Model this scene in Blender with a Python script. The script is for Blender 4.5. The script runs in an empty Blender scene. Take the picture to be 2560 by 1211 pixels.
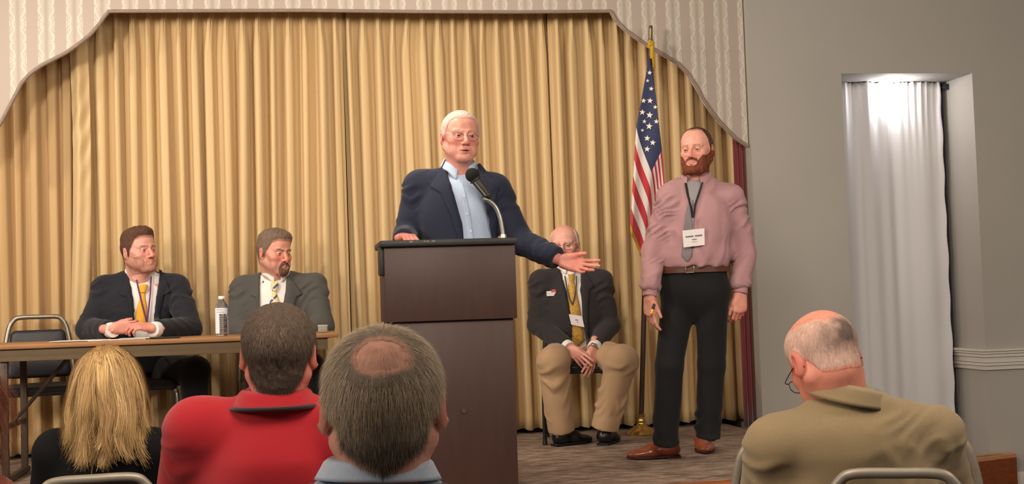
import bpy, bmesh, math, random
import numpy as np
from mathutils import Vector, Matrix
from mathutils.bvhtree import BVHTree

random.seed(7)
rng = np.random.default_rng(7)
scene = bpy.context.scene
col = scene.collection

# ------------------------------------------------------------------ camera
F_PX, PITCH, ROLL, YAW = 3200.0, 0.04497, -0.03291, 0.16871
EYE = np.array([0.0, 0.0, 1.36])
_fw = np.array([math.sin(YAW) * math.cos(PITCH), math.cos(YAW) * math.cos(PITCH), math.sin(PITCH)])
_r0 = np.array([math.cos(YAW), -math.sin(YAW), 0.0])
_u0 = np.cross(_r0, _fw)
_rt = math.cos(ROLL) * _r0 + math.sin(ROLL) * _u0
_up = math.cos(ROLL) * _u0 - math.sin(ROLL) * _r0
cam_data = bpy.data.cameras.new('camera')
cam = bpy.data.objects.new('camera', cam_data)
col.objects.link(cam)
cam_data.sensor_width = 36.0
cam_data.lens = 36.0 * F_PX / 2560.0
cam_data.clip_start = 0.05
cam.matrix_world = Matrix(((_rt[0], _up[0], -_fw[0], EYE[0]), (_rt[1], _up[1], -_fw[1], EYE[1]),
                           (_rt[2], _up[2], -_fw[2], EYE[2]), (0, 0, 0, 1)))
scene.camera = cam

# ------------------------------------------------------------------ world, lamps, exposure
scene.view_settings.view_transform = 'Standard'
scene.view_settings.look = 'None'
scene.view_settings.gamma = 1.0
scene.view_settings.use_curve_mapping = False
scene.view_settings.exposure = 0.0
world = bpy.data.worlds.new('room_ambient')
scene.world = world
world.use_nodes = True
world.node_tree.nodes['Background'].inputs[0].default_value = (1.0, 0.88, 0.76, 1)
world.node_tree.nodes['Background'].inputs[1].default_value = 0.17

def area_lamp(name, loc, target, size, power, colour):
    d = bpy.data.lights.new(name, 'AREA')
    d.shape = 'DISK'
    d.size = size
    d.energy = power
    d.color = colour
    o = bpy.data.objects.new(name, d)
    col.objects.link(o)
    o.location = loc
    o.rotation_euler = (Vector(target) - Vector(loc)).to_track_quat('-Z', 'Y').to_euler()
    return o

WARM = (1.0, 0.88, 0.73)
for x, pw in ((-4.2, 160), (0.2, 80), (3.6, 66)):
    area_lamp('hall_flood_lamp', (x, 2.4, 2.95), (x * 0.5 + 0.6, 8.2, 1.6), 1.3, pw, WARM)
for x, pw in ((-3.6, 36), (-1.6, 29), (0.4, 22)):
    area_lamp('stage_front_lamp', (x, 6.2, 3.04), (x + 2.0, 8.3, 2.1), 0.22, pw, WARM)
for x in (-1.2, 1.4, 4.0):
    for y in (0.9, 3.3):
        area_lamp('hall_downlight', (x, y, 3.34), (x, y + 0.3, 0), 0.5, 10, WARM)

# ------------------------------------------------------------------ pixel and space helpers
def ray(px, py):
    return _fw + (px - 1280.0) / F_PX * _rt - (py - 605.5) / F_PX * _up
def W(px, py, D):                       # point seen at a photograph pixel, D metres ahead of the lens
    return EYE + D * ray(px, py)
def onY(px, py, Y):                     # ... on the plane y = Y
    d = ray(px, py)
    return EYE + d * (Y - EYE[1]) / d[1]
def onZ(px, py, Z):
    d = ray(px, py)
    return EYE + d * (Z - EYE[2]) / d[2]
def project(P):
    d = P - EYE
    w = d @ _fw
    return 1280 + F_PX * (d @ _rt) / w, 605.5 - F_PX * (d @ _up) / w, w
def azim(px):                           # heading of the view ray (0 = +Y, to the right positive)
    d = ray(px, 700)
    return math.atan2(d[0], d[1])

# ------------------------------------------------------------------ materials
def lin(c):
    return tuple(((v / 255) / 12.92 if v / 255 <= 0.04045 else ((v / 255 + 0.055) / 1.055) ** 2.4) for v in c)
_mats = {}
def mat(name, rgb=(200, 200, 200), rough=0.6, metal=0.0, noise=None, bump=None, sheen=0.0, spec=0.5, trans=0.0, attr=None, sss=0.0, aniso=None, ior=1.45, coat=0.0):
    """principled material; noise=(scale, amount, stretch_xyz) varies the colour, bump=(scale, strength, stretch_xyz) gives relief"""
    if name in _mats:
        return _mats[name]
    m = bpy.data.materials.new(name)
    m.use_nodes = True
    nt = m.node_tree
    b = nt.nodes['Principled BSDF']
    c = lin(rgb)
    b.inputs['Base Color'].default_value = (*c, 1)
    b.inputs['Roughness'].default_value = rough
    b.inputs['Metallic'].default_value = metal
    b.inputs['Specular IOR Level'].default_value = spec
    b.inputs['Sheen Weight'].default_value = sheen
    b.inputs['Transmission Weight'].default_value = trans
    b.inputs['IOR'].default_value = ior
    b.inputs['Coat Weight'].default_value = coat
    if sss:
        b.inputs['Subsurface Weight'].default_value = sss
        b.inputs['Subsurface Radius'].default_value = (0.012, 0.005, 0.003)
        b.inputs['Subsurface Scale'].default_value = 0.6
    L = nt.links
    tc = nt.nodes.new('ShaderNodeTexCoord')
    src = None
    if attr:
        a = nt.nodes.new('ShaderNodeAttribute')
        a.attribute_name = attr
        src = a.outputs['Color']
    if noise:
        mp = nt.nodes.new('ShaderNodeMapping')
        mp.inputs['Scale'].default_value = noise[2] if len(noise) > 2 else (1, 1, 1)
        L.new(tc.outputs['Object'], mp.inputs['Vector'])
        n = nt.nodes.new('ShaderNodeTexNoise')
        n.inputs['Scale'].default_value = noise[0]
        n.inputs['Detail'].default_value = 5
        L.new(mp.outputs['Vector'], n.inputs['Vector'])
        mr = nt.nodes.new('ShaderNodeMapRange')
        mr.inputs['From Min'].default_value = 0.25
        mr.inputs['From Max'].default_value = 0.75
        mr.inputs['To Min'].default_value = 1 - noise[1]
        mr.inputs['To Max'].default_value = 1 + noise[1]
        L.new(n.outputs['Fac'], mr.inputs['Value'])
        mx = nt.nodes.new('ShaderNodeVectorMath')
        mx.operation = 'SCALE'
        if src is not None:
            L.new(src, mx.inputs[0])
        else:
            mx.inputs[0].default_value = c
        L.new(mr.outputs['Result'], mx.inputs['Scale'])
        src = mx.outputs['Vector']
    if src is not None:
        L.new(src, b.inputs['Base Color'])
    if bump:
        mp = nt.nodes.new('ShaderNodeMapping')
        mp.inputs['Scale'].default_value = bump[2] if len(bump) > 2 else (1, 1, 1)
        L.new(tc.outputs['Object'], mp.inputs['Vector'])
        n = nt.nodes.new('ShaderNodeTexNoise')
        n.inputs['Scale'].default_value = bump[0]
        n.inputs['Detail'].default_value = 4
        L.new(mp.outputs['Vector'], n.inputs['Vector'])
        bp = nt.nodes.new('ShaderNodeBump')
        bp.inputs['Strength'].default_value = bump[1]
        bp.inputs['Distance'].default_value = 0.01
        L.new(n.outputs['Fac'], bp.inputs['Height'])
        L.new(bp.outputs['Normal'], b.inputs['Normal'])
    _mats[name] = m
    return m

def node_math(nt, op, a, b=None, clamp=False):
    n = nt.nodes.new('ShaderNodeMath')
    n.operation = op
    n.use_clamp = clamp
    for i, v in enumerate((a, b)):
        if v is None:
            continue
        if isinstance(v, (int, float)):
            n.inputs[i].default_value = v
        else:
            nt.links.new(v, n.inputs[i])
    return n.outputs[0]
def node_mix(nt, f, a, b):
    n = nt.nodes.new('ShaderNodeMix')
    n.data_type = 'RGBA'
    for i, v in ((0, f), (6, a), (7, b)):
        if isinstance(v, tuple):
            n.inputs[i].default_value = (*v, 1)
        elif isinstance(v, (int, float)):
            n.inputs[i].default_value = v
        else:
            nt.links.new(v, n.inputs[i])
    return n.outputs[2]

# ------------------------------------------------------------------ objects
def empty(name, loc, label=None, cat=None, group=None, rz=0.0):
    o = bpy.data.objects.new(name, None)
    col.objects.link(o)
    o.location = loc
    o.rotation_euler = (0, 0, rz)
    o.empty_display_size = 0.1
    tag(o, label, cat, group)
    return o
def tag(o, label=None, cat=None, group=None, kind=None):
    if label: o['label'] = label
    if cat: o['category'] = cat
    if group: o['group'] = group
    if kind: o['kind'] = kind
    return o
def origin_of(parent):
    v = np.zeros(3)
    while parent is not None:
        v = v + np.array(parent.location)
        parent = parent.parent
    return v
def mesh_obj(name, V, F, material, parent=None, smooth=True, loc=None, colours=None, mat_index=None):
    """V in world space (roots of things carry only a location while they are built)"""
    V = np.asarray(V, float)
    if parent is not None:
        off = origin_of(parent)
    else:
        off = np.array(loc) if loc is not None else np.zeros(3)
    me = bpy.data.meshes.new(name)
    n = len(V)
    me.vertices.add(n)
    me.vertices.foreach_set('co', (V - off).astype(np.float32).ravel())
    if isinstance(F, np.ndarray):
        k = F.shape[1]
        tot = F.size
        me.loops.add(tot)
        me.loops.foreach_set('vertex_index', F.astype(np.int32).ravel())
        me.polygons.add(len(F))
        me.polygons.foreach_set('loop_start', np.arange(0, tot, k, dtype=np.int32))
        me.polygons.foreach_set('loop_total', np.full(len(F), k, dtype=np.int32))
    else:
        lens = np.array([len(f) for f in F], dtype=np.int32)
        flat = np.array([i for f in F for i in f], dtype=np.int32)
        me.loops.add(len(flat))
        me.loops.foreach_set('vertex_index', flat)
        me.polygons.add(len(F))
        me.polygons.foreach_set('loop_start', np.concatenate([[0], np.cumsum(lens)[:-1]]).astype(np.int32))
        me.polygons.foreach_set('loop_total', lens)
    me.update(calc_edges=True)
    me.validate()
    me.polygons.foreach_set('use_smooth', np.full(len(me.polygons), bool(smooth)))
    for mm in (material if isinstance(material, (list, tuple)) else [material]):
        me.materials.append(mm)
    if mat_index is not None:
        me.polygons.foreach_set('material_index', np.asarray(mat_index, dtype=np.int32))
    if colours is not None:
        at = me.attributes.new('Col', 'FLOAT_COLOR', 'POINT')
        c4 = np.ones((n, 4), np.float32)
        c4[:, :3] = colours
        at.data.foreach_set('color', c4.ravel())
    o = bpy.data.objects.new(name, me)
    col.objects.link(o)
    if parent is not None:
        o.parent = parent
    elif loc is not None:
        o.location = loc
    return o

class MB:
    """collects simple shapes into one mesh"""
    def __init__(s):
        s.V, s.F, s.n = [], [], 0
    def add(s, V, F):
        V = np.asarray(V, float)
        s.V.append(V)
        s.F += [[i + s.n for i in f] for f in F]
        s.n += len(V)
        return s
    def box(s, c, size, bev=0.0, R=None):
        bm = bmesh.new()
        bmesh.ops.create_cube(bm, size=1)
        bmesh.ops.scale(bm, vec=size, verts=bm.verts)
        if bev:
            bmesh.ops.bevel(bm, geom=list(bm.edges), offset=bev, segments=2, affect='EDGES', profile=0.5)
        V = np.array([v.co for v in bm.verts])
        bm.verts.index_update()
        F = [[v.index for v in f.verts] for f in bm.faces]
        bm.free()
        if R is not None:
            V = V @ np.asarray(R).T
        return s.add(V + np.asarray(c), F)
    def tube(s, pts, r, n=10, closed=False, flat=1.0, cap=True, up=None):
        """sweep of a round (or flattened) section along pts; r scalar or per point"""
        P = np.asarray(pts, float)
        m = len(P)
        rr = np.full(m, r) if np.isscalar(r) else np.asarray(r)
        T = np.empty_like(P)
        if closed:
            T = np.roll(P, -1, 0) - np.roll(P, 1, 0)
        else:
            T[1:-1] = P[2:] - P[:-2]
            T[0] = P[1] - P[0]
            T[-1] = P[-1] - P[-2]
        T /= np.linalg.norm(T, axis=1)[:, None] + 1e-12
        a = np.array([0, 0, 1.0]) if up is None else np.asarray(up, float)
        if up is None and abs(T[0] @ a) > 0.9:
            a = np.array([0, 1.0, 0])
        N = a - (T[0] @ a) * T[0]
        N /= np.linalg.norm(N)
        V = []
        ang = np.linspace(0, 2 * np.pi, n, endpoint=False)
        for i in range(m):
            if up is not None:
                N = a - (T[i] @ a) * T[i]
            else:
                N = N - (T[i] @ N) * T[i]
            N = N / (np.linalg.norm(N) + 1e-12)
            B = np.cross(T[i], N)
            V.append(P[i] + rr[i] * (np.cos(ang)[:, None] * N * flat + np.sin(ang)[:, None] * B))
        V = np.concatenate(V)
        F = []
        mm = m if closed else m - 1
        for i in range(mm):
            i2 = (i + 1) % m
            for j in range(n):
                j2 = (j + 1) % n
                F.append([i * n + j, i * n + j2, i2 * n + j2, i2 * n + j])
        if cap and not closed:
            F.append(list(range(n))[::-1])
            F.append([(m - 1) * n + j for j in range(n)])
        return s.add(V, F)
    def lathe(s, prof, c, n=28, axis=None):
        """prof: (radius, height) pairs"""
        V = []
        ang = np.linspace(0, 2 * np.pi, n, endpoint=False)
        for r, z in prof:
            V.append(np.stack([r * np.cos(ang), r * np.sin(ang), np.full(n, z)], 1))
        V = np.concatenate(V)
        m = len(prof)
        F = []
        for i in range(m - 1):
            for j in range(n):
                j2 = (j + 1) % n
                F.append([i * n + j, i * n + j2, (i + 1) * n + j2, (i + 1) * n + j])
        F.append(list(range(n))[::-1])
        F.append([(m - 1) * n + j for j in range(n)])
        if axis is not None:
            a = Vector(axis).normalized()
            q = np.array(Vector((0, 0, 1)).rotation_difference(a).to_matrix())
            V = V @ q.T
        return s.add(V + np.asarray(c), F)
    def prism(s, poly, z0, z1):
        n = len(poly)
        V = [(x, y, z0) for x, y in poly] + [(x, y, z1) for x, y in poly]
        F = [list(range(n))[::-1], [n + i for i in range(n)]]
        F += [[i, (i + 1) % n, n + (i + 1) % n, n + i] for i in range(n)]
        return s.add(V, F)
    def build(s, name, material, parent=None, smooth=True, loc=None):
        V = np.concatenate(s.V)
        o = mesh_obj(name, V, s.F, material, parent, smooth, loc)
        if smooth:
            o.data.set_sharp_from_angle(angle=math.radians(38))
        return o
def grid_faces(nu, nv, wrap_u=False):
    i = np.arange(nu if wrap_u else nu - 1)
    j = np.arange(nv - 1)
    I, J = np.meshgrid(i, j, indexing='ij')
    I2 = (I + 1) % nu
    return np.stack([I * nv + J, I2 * nv + J, I2 * nv + J + 1, I * nv + J + 1], -1).reshape(-1, 4)
def thicken(P, nrm, t):
    """P (nu,nv,3) sheet -> closed slab of thickness t along -nrm"""
    nu, nv = P.shape[:2]
    A = P.reshape(-1, 3)
    B = A - np.asarray(nrm).reshape(-1, 3) * t
    f = grid_faces(nu, nv)
    n = nu * nv
    F = [list(x) for x in f] + [[n + q for q in x[::-1]] for x in f]
    rim = [i * nv for i in range(nu)] + [(nu - 1) * nv + j for j in range(1, nv)] + [i * nv + nv - 1 for i in range(nu - 2, -1, -1)] + [j for j in range(nv - 2, 0, -1)]
    for a, b in zip(rim, rim[1:] + rim[:1]):
        F.append([b, a, n + a, n + b])
    return np.concatenate([A, B]), F
def resample(pts, n):
    P = np.asarray(pts, float)
    d = np.concatenate([[0], np.cumsum(np.linalg.norm(np.diff(P, axis=0), axis=1))])
    t = np.linspace(0, d[-1], n)
    return np.stack([np.interp(t, d, P[:, k]) for k in range(P.shape[1])], 1)
def smooth_path(pts, n):
    """Catmull-Rom through pts"""
    P = np.asarray(pts, float)
    Q = np.vstack([2 * P[0] - P[1], P, 2 * P[-1] - P[-2]])
    out = []
    m = len(P) - 1
    for k in range(n):
        t = k / (n - 1) * m
        i = min(int(t), m - 1)
        u = t - i
        a, b, c, d = Q[i], Q[i + 1], Q[i + 2], Q[i + 3]
        out.append(0.5 * (2 * b + (c - a) * u + (2 * a - 5 * b + 4 * c - d) * u * u + (3 * b - a - 3 * c + d) * u ** 3))
    return np.array(out)
def sstep(a, b, x):
    t = np.clip((x - a) / (b - a), 0, 1)
    return t * t * (3 - 2 * t)
def vnoise(P, seed=0):
    """smooth value noise in -1..1 at points P (n,3)"""
    P = np.asarray(P, float)
    I = np.floor(P).astype(np.int64)
    f = P - I
    f = f * f * (3 - 2 * f)
    def h(ix, iy, iz):
        v = (ix * 374761393 + iy * 668265263 + iz * 2147483647 + seed * 974711) & 0xFFFFFFFF
        v = ((v ^ (v >> 13)) * 1274126177) & 0xFFFFFFFF
        return ((v ^ (v >> 16)) & 0xFFFF) / 32767.5 - 1
    out = 0
    for dx in (0, 1):
        for dy in (0, 1):
            for dz in (0, 1):
                w = (f[:, 0] if dx else 1 - f[:, 0]) * (f[:, 1] if dy else 1 - f[:, 1]) * (f[:, 2] if dz else 1 - f[:, 2])
                out = out + w * h(I[:, 0] + dx, I[:, 1] + dy, I[:, 2] + dz)
    return out
# ================================================================== THE ROOM
STAGE = 0.47
Y_CURT, Y_WALL, Y_VAL = 8.38, 7.95, 7.985
M_wall = mat('warm_grey_paint', (172, 167, 161), 0.85, noise=(2.0, 0.03), bump=(260, 0.06))
M_white_trim = mat('white_trim_paint', (214, 208, 200), 0.45)
M_orange_wood = mat('varnished_orange_wood', (176, 96, 46), 0.35, noise=(5, 0.22, (1, 9, 9)))
M_carpet_hall = mat('hall_carpet', (92, 80, 74), 0.95, noise=(30, 0.25), bump=(300, 0.6))
def carpet_material():
    m = mat('mottled_stage_carpet', (126, 108, 97), 0.95, bump=(420, 0.5))
    nt = m.node_tree
    tc = nt.nodes.new('ShaderNodeTexCoord')
    mp = nt.nodes.new('ShaderNodeMapping')
    mp.inputs['Scale'].default_value = (6.0, 13.0, 1)
    mp.inputs['Rotation'].default_value = (0, 0, 0.25)
    nt.links.new(tc.outputs['Object'], mp.inputs['Vector'])
    n = nt.nodes.new('ShaderNodeTexNoise')
    n.inputs['Scale'].default_value = 1.6
    n.inputs['Detail'].default_value = 6
    n.inputs['Roughness'].default_value = 0.65
    nt.links.new(mp.outputs['Vector'], n.inputs['Vector'])
    cr = nt.nodes.new('ShaderNodeValToRGB')
    cr.color_ramp.elements[0].position = 0.36
    cr.color_ramp.elements[0].color = (*lin((104, 86, 76)), 1)
    cr.color_ramp.elements[1].position = 0.64
    cr.color_ramp.elements[1].color = (*lin((172, 148, 131)), 1)
    nt.links.new(n.outputs['Fac'], cr.inputs['Fac'])
    nt.links.new(cr.outputs['Color'], nt.nodes['Principled BSDF'].inputs['Base Color'])
    return m
M_carpet = carpet_material()

def structure(o):
    o['kind'] = 'structure'
    return o
# hall floor and ceiling
structure(MB().box((1.5, 3.8, -0.05), (14, 11.0, 0.1)).build('floor', M_carpet_hall, smooth=False))
structure(MB().box((1.5, 3.8, 3.48), (14, 11.0, 0.1)).build('ceiling', mat('ceiling_paint', (200, 194, 184), 0.9, noise=(40, 0.04)), smooth=False))

# stage platform: carpeted deck with a varnished wooden nosing and riser
stage = empty('stage_platform', (0, 5.75, 0), 'low carpeted stage with an orange varnished wooden front edge', 'stage')
stage_poly = [(-5.4, 5.86), (2.72, 5.86), (3.52, 7.92), (2.86, 7.92), (2.86, 8.6), (-5.4, 8.6)]
MB().prism(stage_poly, 0.02, STAGE).build('carpet_deck', M_carpet, stage, smooth=False)
MB().box((-1.34, 5.80, STAGE - 0.02), (8.16, 0.13, 0.045), 0.012).build('wooden_nosing', M_orange_wood, stage)
MB().box((-1.34, 5.835, STAGE / 2 - 0.02), (8.12, 0.03, STAGE - 0.045)).build('riser_board', M_orange_wood, stage, smooth=False)
a0, a1 = np.array([2.75, 5.80]), np.array([3.56, 7.88])
dd = (a1 - a0); L_ = np.linalg.norm(dd); an = math.atan2(dd[1], dd[0])
Rz_ = lambda a: np.array([[math.cos(a), -math.sin(a), 0], [math.sin(a), math.cos(a), 0], [0, 0, 1.0]])
MB().box((*((a0 + a1) / 2), STAGE / 2), (L_, 0.05, STAGE), 0.008, Rz_(an)).build('end_board', M_orange_wood, stage)

# side step at the right end of the stage
B_ = onZ(2541, 1138, 0.225)
step = empty('side_step', (B_[0] - 0.5, B_[1], 0), 'orange wooden box step with carpet inset against the right wall', 'step')
bx, by = B_[0], B_[1]
fl = np.array([-0.93, -0.30]) * 0.86
ring = [(bx, by), (bx + 0.0, Y_WALL - 0.02), (bx - 0.62, Y_WALL - 0.02), (bx + fl[0], by + fl[1])]
MB().prism(ring, 0.0, 0.21).build('step_box', mat('step_riser_wood', (128, 66, 34), 0.4, noise=(5, 0.25, (1, 9, 9))), step, smooth=False)
rg = np.array(ring); cg = rg.mean(0)
mbt = MB()
inn = [cg + (p - cg) * 0.80 for p in rg]
for k in range(4):
    q = [tuple(rg[k]), tuple(rg[(k + 1) % 4]), tuple(inn[(k + 1) % 4]), tuple(inn[k])]
    mbt.prism(q[::-1], 0.21, 0.232)
mbt.build('tread_rim', mat('step_rim_wood', (196, 138, 92), 0.4, noise=(6, 0.15, (1, 8, 8))), step, smooth=False)
MB().prism([tuple(p) for p in inn][::-1], 0.21, 0.226).build('carpet_inset', M_carpet, step, smooth=False)

# walls
XO = onY(1888, 600, Y_WALL)[0]                        # edge of the stage opening
NL, NR = onY(2103, 186, Y_WALL), onY(2430, 181, Y_WALL)
NT = (NL[2] + NR[2]) / 2
NX0, NX1, ND = NL[0], NR[0], 0.40
mbw = MB()
mbw.box(((XO + NX0) / 2, Y_WALL + 0.30, 1.71), (NX0 - XO, 0.6, 3.46))
mbw.box(((NX1 + 8.5) / 2, Y_WALL + 0.30, 1.71), (8.5 - NX1, 0.6, 3.46))
mbw.box(((NX0 + NX1) / 2, Y_WALL + 0.30, (NT + 3.44) / 2), (NX1 - NX0, 0.6, 3.44 - NT))
structure(mbw.build('wall_right', M_wall, smooth=False))
structure(MB().box((-1.0, 8.66, 1.71), (9.0, 0.1, 3.46)).build('wall_back', mat('stage_back_wall', (96, 72, 52), 0.9, noise=(3, 0.05)), smooth=False))
structure(MB().box((-1.0, 8.585, STAGE + 0.05), (9.0, 0.03, 0.10), 0.005).build('baseboard_back', mat('dark_brown_baseboard', (84, 52, 38), 0.5, noise=(8, 0.2, (1, 6, 6)))))
structure(MB().box((XO + (3.50 - XO) / 2, Y_WALL - 0.012, STAGE + 0.042), (3.50 - XO, 0.022, 0.084), 0.004).build('baseboard_stage', M_orange_wood))
structure(MB().box(((NX1 + 8.5) / 2, Y_WALL - 0.012, 0.05), (8.5 - NX1, 0.024, 0.10), 0.006).build('baseboard_right', M_white_trim))
# white moulded chair rail, wrapping from the window reveal onto the wall
zr1, zr0 = onY(2470, 873, Y_WALL)[2], onY(2470, 926, Y_WALL)[2]
rail = empty('trim_1', (NX1, Y_WALL, zr0))
rail['kind'] = 'structure'
hh = (zr1 - zr0)
for k, (t0, t1, d) in enumerate(((0.0, 0.20, 0.016), (0.20, 0.34, 0.026), (0.34, 0.60, 0.018), (0.60, 0.76, 0.028), (0.76, 0.88, 0.036), (0.88, 1.0, 0.044))):
    m_ = MB()
    zc, hz = zr0 + hh * (t0 + t1) / 2, hh * (t1 - t0) - 0.003
    m_.box(((NX1 + 8.5) / 2, Y_WALL - d / 2, zc), (8.5 - NX1, d, hz), 0.0)
    m_.box((NX1 - d / 2, Y_WALL + ND / 2 - d / 2, zc), (d, ND + d, hz), 0.0)
    m_.build('rail_moulding', M_white_trim, rail, False)

# window niche: dark window behind the white drape, a small round ceiling lamp
win = empty('window_1', ((NX0 + NX1) / 2, Y_WALL + ND, 0))
win['kind'] = 'structure'
MB().box(((NX0 + NX1) / 2, Y_WALL + ND + 0.06, NT / 2), (NX1 - NX0 - 0.02, 0.02, NT), 0).build('pane', mat('night_glass', (22, 26, 36), 0.08), win, smooth=False)
mf = MB()
for x in (NX0 + 0.03, NX1 - 0.03):
    mf.box((x, Y_WALL + ND + 0.03, NT / 2), (0.06, 0.05, NT), 0.004)
mf.box(((NX0 + NX1) / 2, Y_WALL + ND + 0.03, NT - 0.03), (NX1 - NX0, 0.05, 0.06), 0.004)
mf.build('window_frame', mat('dark_window_frame', (58, 60, 70), 0.4), win)
lc = onZ(2228, 201, NT)
puck = empty('niche_light', (lc[0], lc[1], NT), 'round glowing recessed lamp in the top of the window niche', 'ceiling light')
MB().lathe([(0.055, -0.004), (0.075, -0.006), (0.08, 0.0), (0.08, 0.004)], (lc[0], lc[1], NT), 32).build('trim_ring', M_white_trim, puck)
m_glow = bpy.data.materials.new('lamp_glow')
m_glow.use_nodes = True
m_glow.node_tree.nodes['Principled BSDF'].inputs['Emission Color'].default_value = (1, 0.96, 0.92, 1)
m_glow.node_tree.nodes['Principled BSDF'].inputs['Emission Strength'].default_value = 9
MB().lathe([(0.001, -0.007), (0.054, -0.006), (0.055, -0.001)], (lc[0], lc[1], NT), 32).build('lens', m_glow, puck)
nd_ = bpy.data.lights.new('niche_lamp', 'POINT')
nd_.energy, nd_.color, nd_.shadow_soft_size = 4.6, (1.0, 0.98, 0.97), 0.03
nl = bpy.data.objects.new('niche_lamp', nd_)
col.objects.link(nl)
nl.location = (lc[0], lc[1] - 0.02, NT - 0.07)

# white drape in the niche on a dark rod
YD = Y_WALL + ND - 0.07
drape = empty('window_curtain', ((NX0 + NX1) / 2, YD, 0), 'long white curtain hanging in the lit window niche', 'curtain')
dx1 = onY(2352, 215, YD)[0]
dx1b = onY(2390, 1020, YD)[0]
ns, nz = 260, 60
s = np.linspace(0, 1, ns)[:, None]
zt = np.linspace(0, 1, nz)[None, :]
ztop = onY(2225, 208, YD)[2]
zz = ztop - zt * (ztop - 0.03)
wv = 0
ph = 2 * np.pi * s
top = np.exp(-zt * 14)
fold = 0.020 * np.sin(ph * 6.3 + 0.6 * np.sin(ph * 2)) * (0.35 + 0.65 * np.exp(-zt * 3)) * (1 - 0.8 * sstep(0.55, 0.7, s)) \
    + 0.012 * np.sin(ph * 2.6 + 1.3) + 0.010 * np.sin(ph * 17 + 3 * s) * top + 0.018 * np.exp(-((s - 0.29 + 0.02 * zt) / 0.030) ** 2) * sstep(0.0, 0.2, zt) \
    + 0.003 * np.sin(ph * 1.7 + zt * 23) * sstep(0.7, 1, s)
x = NX0 + 0.005 + (dx1 - NX0 - 0.005) * s + (s ** 3) * (dx1b - dx1) * zt + 0.004 * np.sin(zt * 60) * sstep(0.93, 1, s)
P = np.stack([x + 0 * zt, YD - fold, zz + 0.008 * np.abs(np.sin(ph * 13)) * (zt < 0.001)], -1)
Vd, Fd = thicken(P, np.broadcast_to(np.array([0, -1.0, 0]), P.shape), 0.003)
mesh_obj('drape_cloth', Vd, Fd, mat('white_satin', (226, 224, 228), 0.5, sheen=0.3, bump=(500, 0.1)), drape)
MB().tube([(NX0 - 0.0, YD + 0.058, ztop - 0.02), (NX1, YD + 0.058, ztop - 0.02)], 0.011, 12).lathe([(0.001, 0), (0.022, 0.002), (0.022, 0.02), (0.001, 0.022)], (dx1 + 0.03, YD - 0.0, ztop - 0.03), 16, (0, -1, 0)).build('curtain_rod', mat('dark_rod', (60, 62, 74), 0.35, 0.6), drape)

# ------------------------------------------------------------------ gold pleated stage curtains
def gold_material(name, rgb):
    m = mat(name, rgb, 0.55, sheen=0.25, noise=(1.2, 0.05, (1, 1, 0.3)), bump=(700, 0.10, (1, 1, 0.25)))
    return m
M_gold = gold_material('gold_curtain_cloth', (206, 176, 128))
def pleated(name, label, x0, x1, N, yc, z_top, z_bot, seed, amp=0.040, material=None, group='gold stage curtain panels', skew=0.0, bunch=None):
    r = np.random.default_rng(seed)
    per = 40
    ns, nz = N * per + 1, 44
    w = r.uniform(0.86, 1.16, N)
    edges = np.concatenate([[0], np.cumsum(w) / w.sum()])
    kk = np.arange(ns) / per
    top_edges = np.linspace(0, 1, N + 1)
    zt = np.linspace(0, 1, nz) ** 1.35
    ki = np.minimum(kk.astype(int), N - 1)
    fr = kk - ki
    pick = lambda v: v[ki]                                  # one value per pleat
    wid0 = r.uniform(0.15, 0.30, N)                         # half-width of the ridge, as a share of the pleat
    tall = r.uniform(0.70, 1.25, N)
    wid1 = wid0 * r.uniform(0.75, 1.35, N)
    off0, off1 = r.uniform(-0.05, 0.05, N), r.uniform(-0.16, 0.16, N)
    minor = r.uniform(-1, 1, N)
    sway = np.interp(kk, np.arange(N + 1), r.uniform(-0.5, 0.5, N + 1))
    P = np.zeros((ns, nz, 3))
    for j, t in enumerate(zt):
        g = sstep(0.0, 0.14, t)
        et = top_edges * (1 - 0.6 * g) + edges * 0.6 * g
        xs = np.interp(kk, np.arange(N + 1), et)
        hw = (0.13 + 0.02 * pick(minor)) * (1 - g) + (pick(wid0) * (1 - t) + pick(wid1) * t) * g
        q = (fr - 0.5 - (pick(off0) * (1 - t) + pick(off1) * t) * g) / hw
        ridge = 1 / (1 + np.abs(q) ** 7)
        ends = sstep(0.0, 0.10, fr) * sstep(1.0, 0.90, fr)
        dome = 0.72 + 0.28 * np.cos(np.clip(q, -1.3, 1.3) * 1.2)
        d = amp * (1 - g + g * pick(tall)) * ridge * dome * ends
        d = d + 0.011 * np.cos(q * 7.5) * (np.abs(q) < 1.1) * (1 - sstep(0.02, 0.11, t))             # small gathers at the heading
        d = d + 0.007 * np.sin(2 * np.pi * fr + 4 * sway + 2 * t) * g
        lean = 0.010 * np.clip(q, -1, 1) * ridge * g
        P[:, j, 0] = x0 + (x1 - x0) * xs + lean + sway * 0.030 * np.sin(2.2 * t + seed) * g + skew * t
        P[:, j, 1] = yc - d
        P[:, j, 2] = z_top - (z_top - z_bot) * t
    P[:, -1, 2] += 0.006 * np.sin(kk * 2 * np.pi)
    V, F = thicken(P, np.broadcast_to(np.array([0, -1.0, 0]), P.shape), 0.004)
    root = empty(name, ((x0 + x1) / 2, yc, z_bot), label, 'curtain', group)
    mesh_obj('pleated_cloth', V, F, material or M_gold, root)
    # stitched heading band above the pleats
    return root
cx = lambda px: onY(px, 700, Y_CURT)[0]
ZT, ZB = 3.36, STAGE + 0.028
def bunching(P, zt):                                   # the crumpled return fold beside the left wing
    pass
pleated('stage_curtain', 'gold pleated wing curtain at far left behind the empty chair', cx(-150), cx(199), 8, Y_CURT + 0.05, ZT, ZB, 3, 0.085, mat('gold_wing_cloth', (190, 156, 108), 0.6, sheen=0.25, bump=(700, 0.1, (1, 1, 0.25))))
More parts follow.
